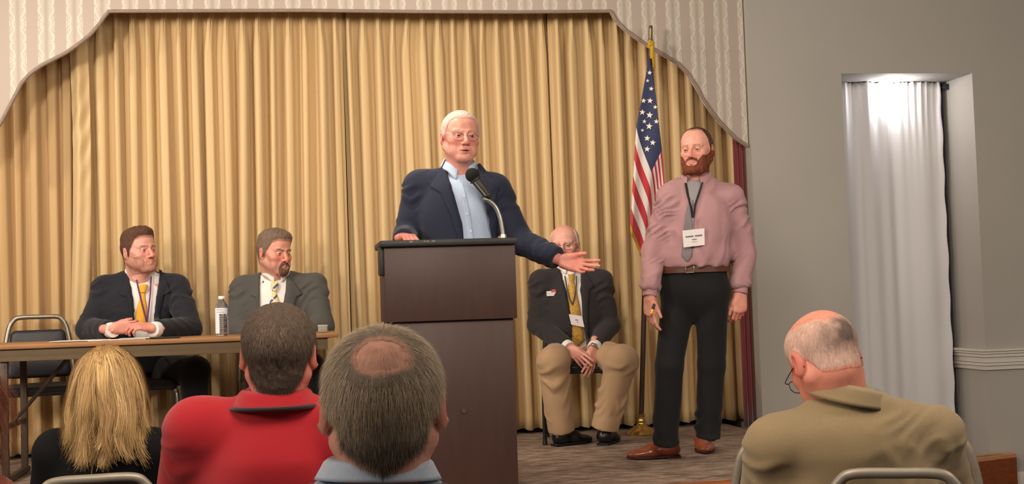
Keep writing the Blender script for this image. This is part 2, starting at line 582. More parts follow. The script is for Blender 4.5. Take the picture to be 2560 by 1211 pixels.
pleated('stage_curtain', 'broad gold pleated curtain behind the two men at the table', cx(202), cx(873), 17, Y_CURT, ZT, ZB, 5, 0.088)
pleated('stage_curtain', 'gold pleated curtain panel hanging directly behind the lectern', cx(868), cx(1389), 14, Y_CURT + 0.035, ZT, ZB, 11, 0.088, skew=0.03)
pleated('stage_curtain', 'gold pleated curtain panel behind the flag and standing man', cx(1390), cx(1858), 13, Y_CURT, ZT, ZB, 21, 0.088, skew=0.01)
# crumpled narrow drape hanging over the wing curtain
sx = np.linspace(0, 1, 40)[:, None]; tz = np.linspace(0, 1, 90)[None, :]
xa, xb = cx(186), cx(232)
P = np.stack([xa + (xb - xa) * sx + 0.02 * np.sin(tz * 5) + 0 * tz,
              Y_CURT - 0.105 - 0.035 * np.sin(np.pi * sx) + 0.006 * np.sin(tz * 95 + 9 * sx) * np.exp(-((tz - 0.28) / 0.13) ** 2) + 0.008 * np.sin(sx * 9 + tz * 4),
              ZT - (ZT - ZB) * tz + 0 * sx], -1)
V, F = thicken(P, np.broadcast_to(np.array([0, -1.0, 0]), P.shape), 0.004)
rt = empty('stage_curtain', (xa, Y_CURT, ZB), 'narrow crumpled gold curtain edge hanging left of the seated young man', 'curtain', 'gold stage curtain panels')
mesh_obj('pleated_cloth', V, F, M_gold, rt)
# burgundy velvet strip at the right edge of the opening
yv = 8.06
vx0, vx1 = onY(1846, 700, yv)[0], onY(1868, 700, yv)[0] + 0.01
s_ = np.linspace(0, 1, 30)[:, None]; t_ = np.linspace(0, 1, 12)[None, :]
P = np.stack([vx0 + (vx1 - vx0) * s_ + 0 * t_, yv - 0.02 * np.abs(np.sin(s_ * 7)) + 0 * t_, 3.2 - (3.2 - STAGE - 0.01) * t_ + 0 * s_], -1)
V, F = thicken(P, np.broadcast_to(np.array([0, -1.0, 0]), P.shape), 0.006)
rt = empty('velvet_curtain', (vx0, yv, STAGE), 'narrow burgundy velvet curtain strip beside the grey wall', 'curtain')
mesh_obj('velvet_cloth', V, F, mat('burgundy_velvet', (112, 26, 34), 0.8, sheen=0.6), rt)

# ------------------------------------------------------------------ scalloped valance
vpx = [(-60, 395), (-30, 352), (0, 310), (18, 276), (38, 238), (54, 207), (75, 184), (102, 164), (132, 149), (166, 131), (196, 110), (226, 86), (250, 58), (262, 40), (272, 28),
       (500, 27), (760, 26), (1040, 29), (1300, 30), (1528, 28), (1540, 50), (1562, 73), (1592, 95), (1626, 118), (1664, 139), (1698, 160), (1722, 186), (1740, 214), (1758, 247), (1782, 283), (1811, 317), (1840, 346), (1871, 366)]
bot = np.array([onY(x, y, Y_VAL) for x, y in vpx])
bot = resample(bot, 240)
bot[:, 0] = np.minimum(bot[:, 0], XO - 0.004)
def damask_material():
    m = mat('striped_damask', (190, 172, 160), 0.6, sheen=0.2, bump=(500, 0.08))
    nt = m.node_tree
    tc = nt.nodes.new('ShaderNodeTexCoord')
    sp = nt.nodes.new('ShaderNodeSeparateXYZ')
    nt.links.new(tc.outputs['Object'], sp.inputs[0])
    X, Z = sp.outputs['X'], sp.outputs['Z']
    per = 0.163
    u = node_math(nt, 'FRACT', node_math(nt, 'DIVIDE', X, per))
    # soft plain / figured stripes
    a = node_math(nt, 'ABSOLUTE', node_math(nt, 'SUBTRACT', u, 0.5))                     # 0 mid of figured stripe
    stripe = node_math(nt, 'LESS_THAN', a, 0.30)
    core = node_math(nt, 'LESS_THAN', a, 0.05)
    # mirrored floral scroll: two interleaved wavy vines plus blossoms from a mirrored noise
    n = nt.nodes.new('ShaderNodeTexNoise')
    n.inputs['Scale'].default_value = 1.0
    n.inputs['Detail'].default_value = 3.5
    cb = nt.nodes.new('ShaderNodeCombineXYZ')
    zf = node_math(nt, 'PINGPONG', node_math(nt, 'DIVIDE', Z, 0.11), 1.0)
    nt.links.new(node_math(nt, 'MULTIPLY', a, 26.0), cb.inputs[0])
    nt.links.new(node_math(nt, 'MULTIPLY', zf, 7.0), cb.inputs[1])
    nt.links.new(cb.outputs[0], n.inputs['Vector'])
    fl = node_math(nt, 'GREATER_THAN', n.outputs['Fac'], 0.53)
    vine = node_math(nt, 'LESS_THAN', node_math(nt, 'ABSOLUTE', node_math(nt, 'SUBTRACT', a, node_math(nt, 'ADD', 0.19, node_math(nt, 'MULTIPLY', node_math(nt, 'SINE', node_math(nt, 'MULTIPLY', zf, 6.283)), 0.07)))), 0.035)
    orn = node_math(nt, 'MULTIPLY', node_math(nt, 'MULTIPLY', stripe, node_math(nt, 'GREATER_THAN', a, 0.10)), node_math(nt, 'MAXIMUM', fl, vine))
    c1 = node_mix(nt, stripe, lin((170, 156, 147)), lin((178, 167, 156)))
    c2 = node_mix(nt, core, c1, lin((168, 156, 146)))
    c3 = node_mix(nt, node_math(nt, 'MULTIPLY', orn, 0.6), c2, lin((214, 205, 196)))
    nt.links.new(c3, nt.nodes['Principled BSDF'].inputs['Base Color'])
    return m
val = empty('valance', (0.6, Y_VAL, 3.0), 'wide scalloped damask striped valance across the top of the stage', 'valance')
zt_ = 3.42
nrow = 10
P = np.zeros((len(bot), nrow, 3))
for j in range(nrow):
    t = j / (nrow - 1)
    P[:, j, 0] = bot[:, 0]
    P[:, j, 1] = Y_VAL
    P[:, j, 2] = bot[:, 2] * (1 - t) + zt_ * t
V, F = thicken(P, np.broadcast_to(np.array([0, -1.0, 0]), P.shape), 0.05)
mesh_obj('damask_board', V, F, damask_material(), val, smooth=False)
MB().tube([(p[0], Y_VAL - 0.002, p[2]) for p in bot], 0.011, 8).build('piped_edge', mat('taupe_piping', (140, 122, 110), 0.7, noise=(60, 0.15)), val)
# ================================================================== ORGANIC SHAPES
# distance fields blended smoothly, meshed with surface nets: one continuous skin or garment each
BIG = 0.08
class Field:
    def __init__(s):
        s.ops = []                      # (fn, lo, hi, k, mode)
    def _add(s, fn, lo, hi, k, mode):
        s.ops.append((fn, np.asarray(lo, float), np.asarray(hi, float), k, mode))
        return s
    def cone(s, a, b, ra, rb=None, k=0.02, mode='u', flat=None, squash=None):
        """tapered limb a-b; flat='b' or 'ab' ends it square; squash=(axis, factor) flattens the section along an axis"""
        a, b = np.asarray(a, float), np.asarray(b, float)
        rb = ra if rb is None else rb
        d = b - a
        L2 = max(d @ d, 1e-12)
        L = math.sqrt(L2)
        sq = None
        if squash is not None:
            ax = np.asarray(squash[0], float)
            ax = ax - (ax @ d) / L2 * d
            ax /= np.linalg.norm(ax) + 1e-12
            sq = (ax, squash[1])
        def fn(X, Y, Z):
            x, y, z = X - a[0], Y - a[1], Z - a[2]
            t = (x * d[0] + y * d[1] + z * d[2]) / L2
            tc = np.clip(t, 0, 1)
            qx, qy, qz = x - tc * d[0], y - tc * d[1], z - tc * d[2]
            r = ra + (rb - ra) * tc
            if sq is not None:
                h = qx * sq[0][0] + qy * sq[0][1] + qz * sq[0][2]
                f = 1 / sq[1] - 1
                qx, qy, qz = qx + f * h * sq[0][0], qy + f * h * sq[0][1], qz + f * h * sq[0][2]
            q = np.sqrt(qx * qx + qy * qy + qz * qz) - r
            if flat:
                if 'b' in flat: q = np.maximum(q, (t - 1) * L)
                if 'a' in flat: q = np.maximum(q, -t * L)
            return q
        R = max(ra, rb)
        return s._add(fn, np.minimum(a, b) - R, np.maximum(a, b) + R, k, mode)
    def ball(s, c, r, k=0.02, R=None, mode='u', cut=None):
        """ellipsoid with radii r along the rows of R; cut=(normal, offset) keeps the side n.(p-c) < offset"""
        c = np.asarray(c, float)
        r = np.full(3, r) if np.isscalar(r) else np.asarray(r, float)
        M = np.eye(3) if R is None else np.asarray(R, float)
        def fn(X, Y, Z):
            x, y, z = X - c[0], Y - c[1], Z - c[2]
            u = [(M[i, 0] * x + M[i, 1] * y + M[i, 2] * z) / r[i] for i in range(3)]
            k0 = np.sqrt(u[0] ** 2 + u[1] ** 2 + u[2] ** 2)
            k1 = np.sqrt((u[0] / r[0]) ** 2 + (u[1] / r[1]) ** 2 + (u[2] / r[2]) ** 2) + 1e-9
            d = k0 * (k0 - 1) / k1
            if cut is not None:
                n = cut[0]
                d = np.maximum(d, n[0] * x + n[1] * y + n[2] * z - cut[1])
            return d
        ext = np.sqrt(((M * r[:, None]) ** 2).sum(0))
        return s._add(fn, c - ext, c + ext, k, mode)
    def box(s, c, h, rad=0.0, k=0.02, R=None, mode='u'):
        c = np.asarray(c, float); h = np.asarray(h, float)
        M = np.eye(3) if R is None else np.asarray(R, float)
        def fn(X, Y, Z):
            x, y, z = X - c[0], Y - c[1], Z - c[2]
            q = [np.abs(M[i, 0] * x + M[i, 1] * y + M[i, 2] * z) - (h[i] - rad) for i in range(3)]
            o = np.sqrt(sum(np.maximum(v, 0) ** 2 for v in q))
            return o + np.minimum(np.maximum(q[0], np.maximum(q[1], q[2])), 0) - rad
        ext = np.abs(M.T) @ h
        return s._add(fn, c - ext, c + ext, k, mode)
    def wedge(s, poly_px, D, n, c, depth0=0.0, k=0.006, mode='s', extent=0.35):
        """removes what lies inside a photograph-pixel outline (metric at distance D), in front of the plane n.(p-c)=depth0"""
        poly = np.asarray(poly_px, float)
        sc = D / F_PX
        c = np.asarray(c, float)
        def fn(X, Y, Z):
            x, y, z = X - EYE[0], Y - EYE[1], Z - EYE[2]
            w = _fw[0] * x + _fw[1] * y + _fw[2] * z
            u = 1280 + F_PX * (_rt[0] * x + _rt[1] * y + _rt[2] * z) / w
            v = 605.5 - F_PX * (_up[0] * x + _up[1] * y + _up[2] * z) / w
            d2 = np.full(u.shape, 1e9, np.float32)
            sgn = np.ones(u.shape, np.float32)
            m = len(poly)
            for i in range(m):
                ax, ay = poly[i]; bx, by = poly[(i + 1) % m]
                ex, ey = bx - ax, by - ay
                wx, wy = u - ax, v - ay
                t = np.clip((wx * ex + wy * ey) / (ex * ex + ey * ey + 1e-9), 0, 1)
                d2 = np.minimum(d2, (wx - t * ex) ** 2 + (wy - t * ey) ** 2)
                c1 = (v >= ay) & (v < by) & (ex * wy > ey * wx)
                c2 = (v < ay) & (v >= by) & (ex * wy < ey * wx)
                sgn = np.where(c1 | c2, -sgn, sgn)
            d = sgn * np.sqrt(d2) * sc
            f = depth0 - (n[0] * (X - c[0]) + n[1] * (Y - c[1]) + n[2] * (Z - c[2]))
            return np.maximum(d, f)
        P = np.array([W(x, y, D) for x, y in poly])
        return s._add(fn, P.min(0) - extent, P.max(0) + extent, k, mode)
    def half(s, n, c, lo, hi, k=0.004):
        """cuts away everything on the +n side of the plane through c, inside the box lo..hi"""
        n = np.asarray(n, float); c = np.asarray(c, float)
        def fn(X, Y, Z):
            return -(n[0] * (X - c[0]) + n[1] * (Y - c[1]) + n[2] * (Z - c[2]))
        return s._add(fn, lo, hi, k, 's')
    def mesh(s, h, disp=None, relax=1):
        adds = [o for o in s.ops if o[4] == 'u']
        pad = 3 * h + 0.004
        lo = np.min([o[1] for o in adds], 0) - pad
        hi = np.max([o[2] for o in adds], 0) + pad
        n = np.ceil((hi - lo) / h).astype(int) + 1
        F = np.full(n, BIG, np.float32)
        ax = [(lo[i] + h * np.arange(n[i])).astype(np.float32) for i in range(3)]
        for fn, a, b, k, mode in s.ops:
            m = k + 2.5 * h
            i0 = np.maximum(((a - m - lo) / h).astype(int), 0)
            i1 = np.minimum(((b + m - lo) / h).astype(int) + 2, n)
            if np.any(i1 <= i0):
                continue
            X = ax[0][i0[0]:i1[0], None, None]; Y = ax[1][None, i0[1]:i1[1], None]; Z = ax[2][None, None, i0[2]:i1[2]]
            d = np.broadcast_to(fn(X, Y, Z), tuple(i1 - i0)).astype(np.float32)
            sl = (slice(i0[0], i1[0]), slice(i0[1], i1[1]), slice(i0[2], i1[2]))
            g = F[sl]
            if mode == 'u':
                hh = np.maximum(k - np.abs(g - d), 0) / max(k, 1e-9)
                F[sl] = np.minimum(g, d) - hh * hh * k * 0.25
            else:
                d = -d
                hh = np.maximum(k - np.abs(g - d), 0) / max(k, 1e-9)
                F[sl] = np.maximum(g, d) + hh * hh * k * 0.25
        return surface_nets(F, lo, h, relax)
def surface_nets(F, lo, h, relax=1):
    S = F < 0
    c = np.zeros(np.array(F.shape) - 1, np.int8)
    offs = [(i, j, k) for i in (0, 1) for j in (0, 1) for k in (0, 1)]
    nx, ny, nz = c.shape
    for i, j, k in offs:
        c += S[i:i + nx, j:j + ny, k:k + nz]
    act = (c > 0) & (c < 8)
    idx = np.argwhere(act)
    ids = np.full(c.shape, -1, np.int64)
    ids[act] = np.arange(len(idx))
    acc = np.zeros((len(idx), 3)); cnt = np.zeros(len(idx))
    for a in range(3):
        for p in (0, 1):
            for q in (0, 1):
                o0 = [0, 0, 0]
                b1, b2 = [x for x in range(3) if x != a]
                o0[b1], o0[b2] = p, q
                o1 = list(o0); o1[a] = 1
                f0 = F[idx[:, 0] + o0[0], idx[:, 1] + o0[1], idx[:, 2] + o0[2]]
                f1 = F[idx[:, 0] + o1[0], idx[:, 1] + o1[1], idx[:, 2] + o1[2]]
                m = (f0 < 0) != (f1 < 0)
                t = np.where(m, f0 / np.where(m, f0 - f1, 1), 0)
                pt = np.array(o0, float)[None, :] + t[:, None] * (np.array(o1) - np.array(o0))[None, :]
                acc += np.where(m[:, None], pt, 0)
                cnt += m
    V = idx + acc / np.maximum(cnt, 1)[:, None]
    faces = []
    for a in range(3):
        b1, b2 = [(1, 2), (2, 0), (0, 1)][a]
        s0 = [slice(None)] * 3; s1 = [slice(None)] * 3
        s0[a] = slice(0, -1); s1[a] = slice(1, None)
        A, B = S[tuple(s0)], S[tuple(s1)]
        e = np.argwhere(A != B)
        ok = (e[:, b1] > 0) & (e[:, b2] > 0) & (e[:, b1] < F.shape[b1] - 1) & (e[:, b2] < F.shape[b2] - 1)
        e = e[ok]
        inside = A[e[:, 0], e[:, 1], e[:, 2]]
        quad = []
        for p, q in ((-1, -1), (0, -1), (0, 0), (-1, 0)):
            t = e.copy(); t[:, b1] += p; t[:, b2] += q
            quad.append(ids[t[:, 0], t[:, 1], t[:, 2]])
        Q = np.stack(quad, 1)
        Q[~inside] = Q[~inside][:, ::-1]
        faces.append(Q)
    Q = np.concatenate(faces)
    Q = Q[(Q >= 0).all(1)]
    V = np.asarray(lo) + V * h
    for _ in range(relax):
        V = laplace(V, Q, 0.5)
    return V, Q
def laplace(V, Q, f):
    E = np.concatenate([Q[:, [0, 1]], Q[:, [1, 2]], Q[:, [2, 3]], Q[:, [3, 0]]])
    n = len(V)
    a = np.zeros((n, 3)); c = np.zeros(n)
    for k in range(3):
        a[:, k] = np.bincount(E[:, 0], V[E[:, 1], k], n) + np.bincount(E[:, 1], V[E[:, 0], k], n)
    c = np.bincount(E[:, 0], minlength=n) + np.bincount(E[:, 1], minlength=n)
    return V + f * (a / np.maximum(c, 1)[:, None] - V)
def normals(V, Q):
    fn = np.cross(V[Q[:, 2]] - V[Q[:, 0]], V[Q[:, 3]] - V[Q[:, 1]])
    N = np.zeros_like(V)
    for i in range(4):
        for k in range(3):
            N[:, k] += np.bincount(Q[:, i], fn[:, k], len(V))
    return N / (np.linalg.norm(N, axis=1)[:, None] + 1e-12)
def join(parts):
    Vs, Qs, n = [], [], 0
    for V, Q in parts:
        Vs.append(V); Qs.append(Q + n); n += len(V)
    return np.concatenate(Vs), np.concatenate(Qs)
def nrm(v):
    v = np.asarray(v, float)
    return v / (np.linalg.norm(v) + 1e-12)
def frame(yaw):
    """r (viewer's right), n (front), u for a figure turned by yaw from facing -Y"""
    return np.array([math.cos(yaw), math.sin(yaw), 0]), np.array([math.sin(yaw), -math.cos(yaw), 0]), np.array([0, 0, 1.0])
def rot(axis, a):
    return np.array(Matrix.Rotation(a, 3, Vector(axis)))
def wrinkle(V, N, seed=0, amp=0.004, scale=9.0, stretch=(1, 1, 1)):
    """soft cloth relief: domain-warped folds"""
    P = V * np.asarray(stretch) * scale
    w = np.stack([vnoise(P * 0.6 + 11, seed), vnoise(P * 0.6 + 37, seed + 1), vnoise(P * 0.6 + 71, seed + 2)], 1)
    a = vnoise(P + 1.6 * w, seed + 3)
    ridg = 1 - np.abs(vnoise(P * 1.3 + 1.1 * w + 5, seed + 4)) * 2
    return V + N * (amp * (0.7 * a + 0.6 * ridg))[:, None]
def ripple(V, N, a, b, amp, waves, rad, seed=0, skew=0.6, t0=0.0, t1=0.80):
    """sleeve / trouser creases: irregular slanting folds round the limb a-b, strongest at its bends"""
    a, b = np.asarray(a, float), np.asarray(b, float)
    d = b - a; L = math.sqrt(d @ d); d1 = d / L
    x = V - a
    t = x @ d1 / L
    q = np.linalg.norm(x - np.clip(t, 0, 1)[:, None] * d, axis=1)
    w = sstep(rad * 1.35, rad * 0.9, q) * sstep(t0 - 0.08, t0 + 0.08, t) * sstep(t1 + 0.08, t1 - 0.08, t)
    e1 = np.cross(d1, [0.3, 0.9, 0.1]); e1 /= np.linalg.norm(e1); e2 = np.cross(d1, e1)
    A, B = x @ e1, x @ e2
    sl = vnoise(np.stack([t * 2.2, A * 5, B * 5], 1), seed + 5)
    ph = waves * (t + (0.9 * A + 0.5 * B) / L * (0.7 + sl)) + 0.9 * vnoise(np.stack([t * waves * 0.8, A * 12, B * 12], 1), seed)
    f = np.abs((ph % 1.0) * 2 - 1)
    gate = sstep(-0.25, 0.55, vnoise(np.stack([t * waves * 0.9 + 3, A * 9, B * 9], 1), seed + 9))
    return V + N * (amp * w * (sstep(0.25, 1.0, f) - 0.35) * gate)[:, None]

# ------------------------------------------------------------------ patches laid on a garment where the photograph shows them
def bvh_of(V, Q):
    return BVHTree.FromPolygons([tuple(v) for v in V], [tuple(int(i) for i in q) for q in Q])
def cast(px, py, bvhs, hint=None):
    d = ray(px, py); d = d / np.linalg.norm(d)
    best = None
    for t in bvhs:
        loc, nn, i, dist = t.ray_cast(Vector(EYE), Vector(d))
        if loc is not None and (best is None or dist < best[1]):
            best = (np.array(loc), dist)
    return best
def ribbon(name, left, right, bvhs, material, parent, n=24, m=7, off=0.004, thick=0.003, puff=0.0, ndepth=None, smooth=True, edge_drop=0.0, colour=None):
    """cloth strip between two photograph outlines, resting on the garment below it"""
    Lp, Rp = resample(left, n), resample(right, n)
    P = np.full((n, m, 3), np.nan); dirs = np.zeros((n, m, 3)); dist = np.full((n, m), np.nan)
    for i in range(n):
        for j in range(m):
            q = Lp[i] + (Rp[i] - Lp[i]) * j / (m - 1)
            d = ray(*q); d = d / np.linalg.norm(d)
            dirs[i, j] = d
            h = cast(q[0], q[1], bvhs)
            if h is not None:
                dist[i, j] = h[1]
    ok = ~np.isnan(dist)
    if not ok.any():
        return None
    med = np.median(dist[ok])
    dist[ok & (np.abs(dist - med) > 0.35)] = np.nan
    for _ in range(60):
        bad = np.isnan(dist)
        if not bad.any():
            break
        pad = np.pad(dist, 1, constant_values=np.nan)
        nb = np.stack([pad[:-2, 1:-1], pad[2:, 1:-1], pad[1:-1, :-2], pad[1:-1, 2:]])
        with np.errstate(all='ignore'):
            import warnings
            with warnings.catch_warnings():
                warnings.simplefilter('ignore')
                mean = np.nanmean(nb, 0)
        dist = np.where(bad, mean, dist)
    for _ in range(2):
        pad = np.pad(dist, 1, mode='edge')
        dist = np.minimum(dist, 0.5 * dist + 0.125 * (pad[:-2, 1:-1] + pad[2:, 1:-1] + pad[1:-1, :-2] + pad[1:-1, 2:]))
    jj = np.linspace(0, 1, m)[None, :]
    dist = dist - off - puff * np.sin(np.pi * jj)
    P = EYE + dirs * dist[..., None]
    V, F = thicken(P, -dirs, thick)
    return mesh_obj(name, V, F, material, parent, smooth)
def cord(name, px, bvhs, r, material, parent, n=60, off=0.003, flat=1.0):
    q = resample(px, n)
    D = []
    for x, y in q:
        h = cast(x, y, bvhs)
        D.append(np.nan if h is None else h[1])
    D = np.array(D)
    ok = ~np.isnan(D)
    D = np.interp(np.arange(n), np.arange(n)[ok], D[ok]) - off
    D = np.minimum(D, np.convolve(np.pad(D, 2, mode='edge'), np.ones(5) / 5, 'valid'))
    P = []
    for (x, y), d in zip(q, D):
        v = ray(x, y)
        P.append(EYE + v / np.linalg.norm(v) * d)
    return MB().tube(P, r, 8, flat=flat).build(name, material, parent)

# ------------------------------------------------------------------ heads
SKIN = dict(base=(216, 156, 138), lip=(186, 108, 100), flush=(200, 116, 104))
def head_field(p):
    """canonical head, chin to crown 0.235 m, facing -Y, origin between the eyes' level and mid skull"""
    w, jw, nz, ch, ck = p.get('w', 1), p.get('jaw', 1), p.get('nose', 1), p.get('chin', 1), p.get('cheek', 1)
    f = Field()
    f.ball((0, 0.014, 0.032), (0.0755 * w, 0.096, 0.086), 0.0)
    f.ball((0, -0.020, 0.045), (0.066 * w, 0.066, 0.062), 0.03)                              # forehead
    f.ball((0, -0.026, -0.030), (0.060 * w, 0.064, 0.080), 0.03)                              # face
    for sx in (-1, 1):
        f.cone((sx * 0.054 * w * jw, 0.006, -0.046), (sx * 0.022 * jw, -0.066, -0.098), 0.020, 0.019, 0.025)   # jaw
        f.ball((sx * 0.040 * w, -0.060, -0.026), (0.024 * ck, 0.022 * ck, 0.021), 0.02)       # cheek
        f.ball((sx * 0.034 * jw, -0.060, -0.066), (0.022 * jw, 0.022, 0.026), 0.02)           # lower cheek
        f.cone((sx * 0.066 * w, 0.0, 0.012), (sx * 0.052 * w, -0.055, -0.012), 0.012, 0.012, 0.02)  # cheekbone
        f.ball((sx * 0.0325, -0.0985, -0.001), (0.020, 0.017, 0.0125), 0.016, mode='s')       # eye socket
        f.cone((sx * 0.012, -0.089, 0.020), (sx * 0.050, -0.073, 0.021), 0.0085, 0.007, 0.014)  # brow ridge
    f.ball((0, -0.082 * ch ** 0.3, -0.100), (0.021 * jw, 0.018 * ch, 0.017), 0.018)
    f.ball((0, -0.086, -0.070), (0.026, 0.014, 0.022), 0.016)                                  # muzzle
    for sx in (-1, 1):                                                                         # lids
        f.ball((sx * 0.0325, -0.0765, 0.000), 0.0140, 0.003, cut=((0, 0.25, -1.0), -0.0072 + 0.0018 * p.get('squint', 0.0)))
        f.ball((sx * 0.0325, -0.0765, 0.000), 0.0138, 0.003, cut=((0, 0.10, 1.0), -0.0060 + 0.0012 * p.get('squint', 0.0)))
    f.cone((0, -0.089, 0.014), (0, -0.1115 * (1 + 0.06 * (nz - 1)), -0.030), 0.0075, 0.0105 * nz, 0.010)   # nose
    f.ball((0, -0.113 - 0.004 * (nz - 1), -0.033), (0.0115 * nz, 0.0105, 0.0105), 0.008)
    for sx in (-1, 1):
        f.ball((sx * 0.0125 * nz, -0.100, -0.037), (0.0080, 0.0105, 0.0075), 0.006)
        f.ball((sx * 0.0065 * nz, -0.110, -0.0435), (0.0035, 0.0045, 0.003), 0.003, mode='s')
    mo = p.get('mouth', 0.0)
    for sx in (-1, 1):
        f.cone((sx * 0.0255, -0.0875, -0.0675), (0, -0.0965, -0.0632), 0.0030, 0.0046, 0.008)
        f.cone((sx * 0.0220, -0.0880, -0.0718 - mo), (0, -0.0958, -0.0738 - mo), 0.0030, 0.0050, 0.008)
        f.cone((sx * 0.0285, -0.0925, -0.0692 - mo * .5), (0, -0.1045, -0.0680 - mo * .5), 0.0013 + mo * .4, 0.0018 + mo * .7, 0.003, mode='s')
    f.ball((0, -0.103, -0.0865), (0.016, 0.007, 0.004), 0.008, mode='s')
    es = p.get('ear', 1.0)
    for sx in (-1, 1):                                                                         # ears
        A = rot((0, 0, 1), sx * 0.42) @ rot((1, 0, 0), -0.16)
        R = A.T
        f.ball((sx * 0.0795 * w, 0.014, -0.004), (0.0085, 0.0185 * es, 0.0315 * es), 0.006, R=R)
        f.ball((sx * 0.0880 * w, 0.004, -0.002), (0.0060, 0.0105 * es, 0.0185 * es), 0.005, R=R, mode='s')
        f.ball((sx * 0.0790 * w, 0.005, -0.029 * es), (0.0055, 0.008, 0.0085), 0.004)
    nr = p.get('neck', 0.056)
    nb = np.asarray(p.get('neck_to', (0, 0.050, -0.20)), float)
    f.cone((0, 0.022, -0.045), nb, nr * 0.98, nr * 1.04, 0.028, squash=((0, 1, 0), 1.0))
    f.cone((0, -0.045, -0.093), (0, -0.010 + nb[1] * 0.4, -0.145), 0.022 * p.get('chinfat', 1), 0.030, 0.03)
    if p.get('stub', True):
        f.cone(nb, nb + (nb - np.array([0, 0.022, -0.045])) * 0.35, nr * 1.05, nr * 1.3, 0.03)
    return f
def head_colours(V, N, p):
    base = np.array(lin(p.get('skin', SKIN['base'])))
    flush = np.array(lin(p.get('flush', SKIN['flush'])))
    lip = np.array(lin(p.get('lip', SKIN['lip'])))
    C = np.tile(base, (len(V), 1))
    x, y, z = V.T
    def mixin(w, c):
        nonlocal C
        w = np.clip(w, 0, 1)[:, None]
        C = C * (1 - w) + c * w
    front = sstep(0.02, -0.05, y)
    fl = np.exp(-(((np.abs(x) - 0.042) / 0.020) ** 2 + ((z + 0.030) / 0.024) ** 2)) * front
    fl = np.maximum(fl, np.exp(-((x / 0.016) ** 2 + ((z + 0.030) / 0.018) ** 2)) * sstep(-0.085, -0.10, y))
    fl = np.maximum(fl, sstep(0.070, 0.082, np.abs(x)) * np.exp(-((z + 0.003) / 0.04) ** 2))
    mixin(fl * p.get('redness', 0.6), flush)
    mixin(0.30 * (vnoise(V * 45, 3) > 0.1) * 1.0 * (0.5 + 0.5 * vnoise(V * 30, 8)), flush)
    mo = p.get('mouth', 0.0)
    zl = z + 0.068 + mo * .5
    lm = sstep(1.25, 0.85, np.sqrt((x / 0.024) ** 2 + (zl / (0.0105 + mo * .5)) ** 2)) * sstep(-0.088, -0.092, y)
    mixin(lm * 0.65, lip)
    if mo > 0:
        mixin(sstep(1.0, 0.6, np.sqrt((x / 0.020) ** 2 + ((zl - .0005) / (0.0015 + mo * .9)) ** 2)) * sstep(-0.088, -0.09, y), np.array(lin((60, 26, 24))))
    # shadowless natural darkening of lash line and brows
    bw = p.get('brow', (90, 66, 52)); ba = p.get('brow_amt', 0.8)
    zb = 0.0215 + 0.0022 * np.sin(np.clip((np.abs(x) - 0.012) / 0.04, 0, 1) * np.pi) - p.get('frown', 0.0) * sstep(0.035, 0.012, np.abs(x)) * 0.004
    bm = sstep(0.0062, 0.0030, np.abs(z - zb)) * sstep(0.009, 0.014, np.abs(x)) * sstep(0.056, 0.046, np.abs(x)) * front
    mixin(bm * ba, np.array(lin(bw)))
    r = np.sqrt((np.abs(x) - 0.0325) ** 2 + z ** 2)
    lash = sstep(0.0018, 0.0006, np.abs(z - (0.0058 - 40 * (np.abs(x) - 0.0325) ** 2) + 0.0025 * p.get('squint', 0))) * (r < 0.0155) * front
    mixin(lash * 0.7, np.array(lin((70, 44, 38))))
    if p.get('stubble'):
        c, amt = p['stubble']
        mixin(beard_mask(V, p) * amt, np.array(lin(c)))
    return C
def beard_mask(V, p):
    x, y, z = V.T
    side = sstep(0.045, -0.005, y) * sstep(-0.125, -0.110, z + 0 * y + 0.25 * np.maximum(y, 0))
    hi = -0.030 - 0.030 * sstep(0.058, 0.030, np.abs(x)) + 0.026 * sstep(-0.045, 0.0, y)
    lower = sstep(hi + 0.008, hi - 0.010, z)
    lipfree = 1 - sstep(1.25, 1.0, np.sqrt((x / 0.025) ** 2 + ((z + 0.070) / 0.0125) ** 2)) * sstep(-0.088, -0.092, y)
    mous = sstep(0.034, 0.026, np.abs(x)) * sstep(-0.0445, -0.050, z) * sstep(-0.068, -0.058, z) * sstep(-0.080, -0.088, y)
    return np.clip(np.maximum(side * lower, mous) * lipfree, 0, 1)
def goatee_mask(V, p):
    x, y, z = V.T
    r = np.sqrt((x / 0.036) ** 2 + ((z + 0.083) / 0.040) ** 2)
    hole = 1 - sstep(1.2, 0.95, np.sqrt((x / 0.021) ** 2 + ((z + 0.0715) / 0.0115) ** 2))
    return sstep(1.05, 0.85, r) * sstep(-0.045, -0.055, y) * hole
def shell(V, Q, N, mask, thick, seed=0, rough=0.25, grain=(260, 260, 60), droop=None):
    """hair or beard: the skin under it copied and raised by its length, melting into the skin at its edge"""
    keep = mask > 0.02
    fk = keep[Q].any(1)
    ids = np.unique(Q[fk])
    mp = np.full(len(V), -1); mp[ids] = np.arange(len(ids))
    t = np.clip(mask[ids], 0, 1)
    P = V[ids]
    g = vnoise(P * np.asarray(grain), seed) * 0.5 + vnoise(P * np.asarray(grain) * 0.45, seed + 1) * 0.5
    hgt = thick[ids] if not np.isscalar(thick) else thick
    d = hgt * np.sqrt(t) * (1 + rough * g) - 0.0012 * (t < 0.03)
    P2 = P + N[ids] * d[:, None]
    if droop is not None:
        P2 = P2 + droop(P, t)
    return P2, mp[Q[fk]], t, g
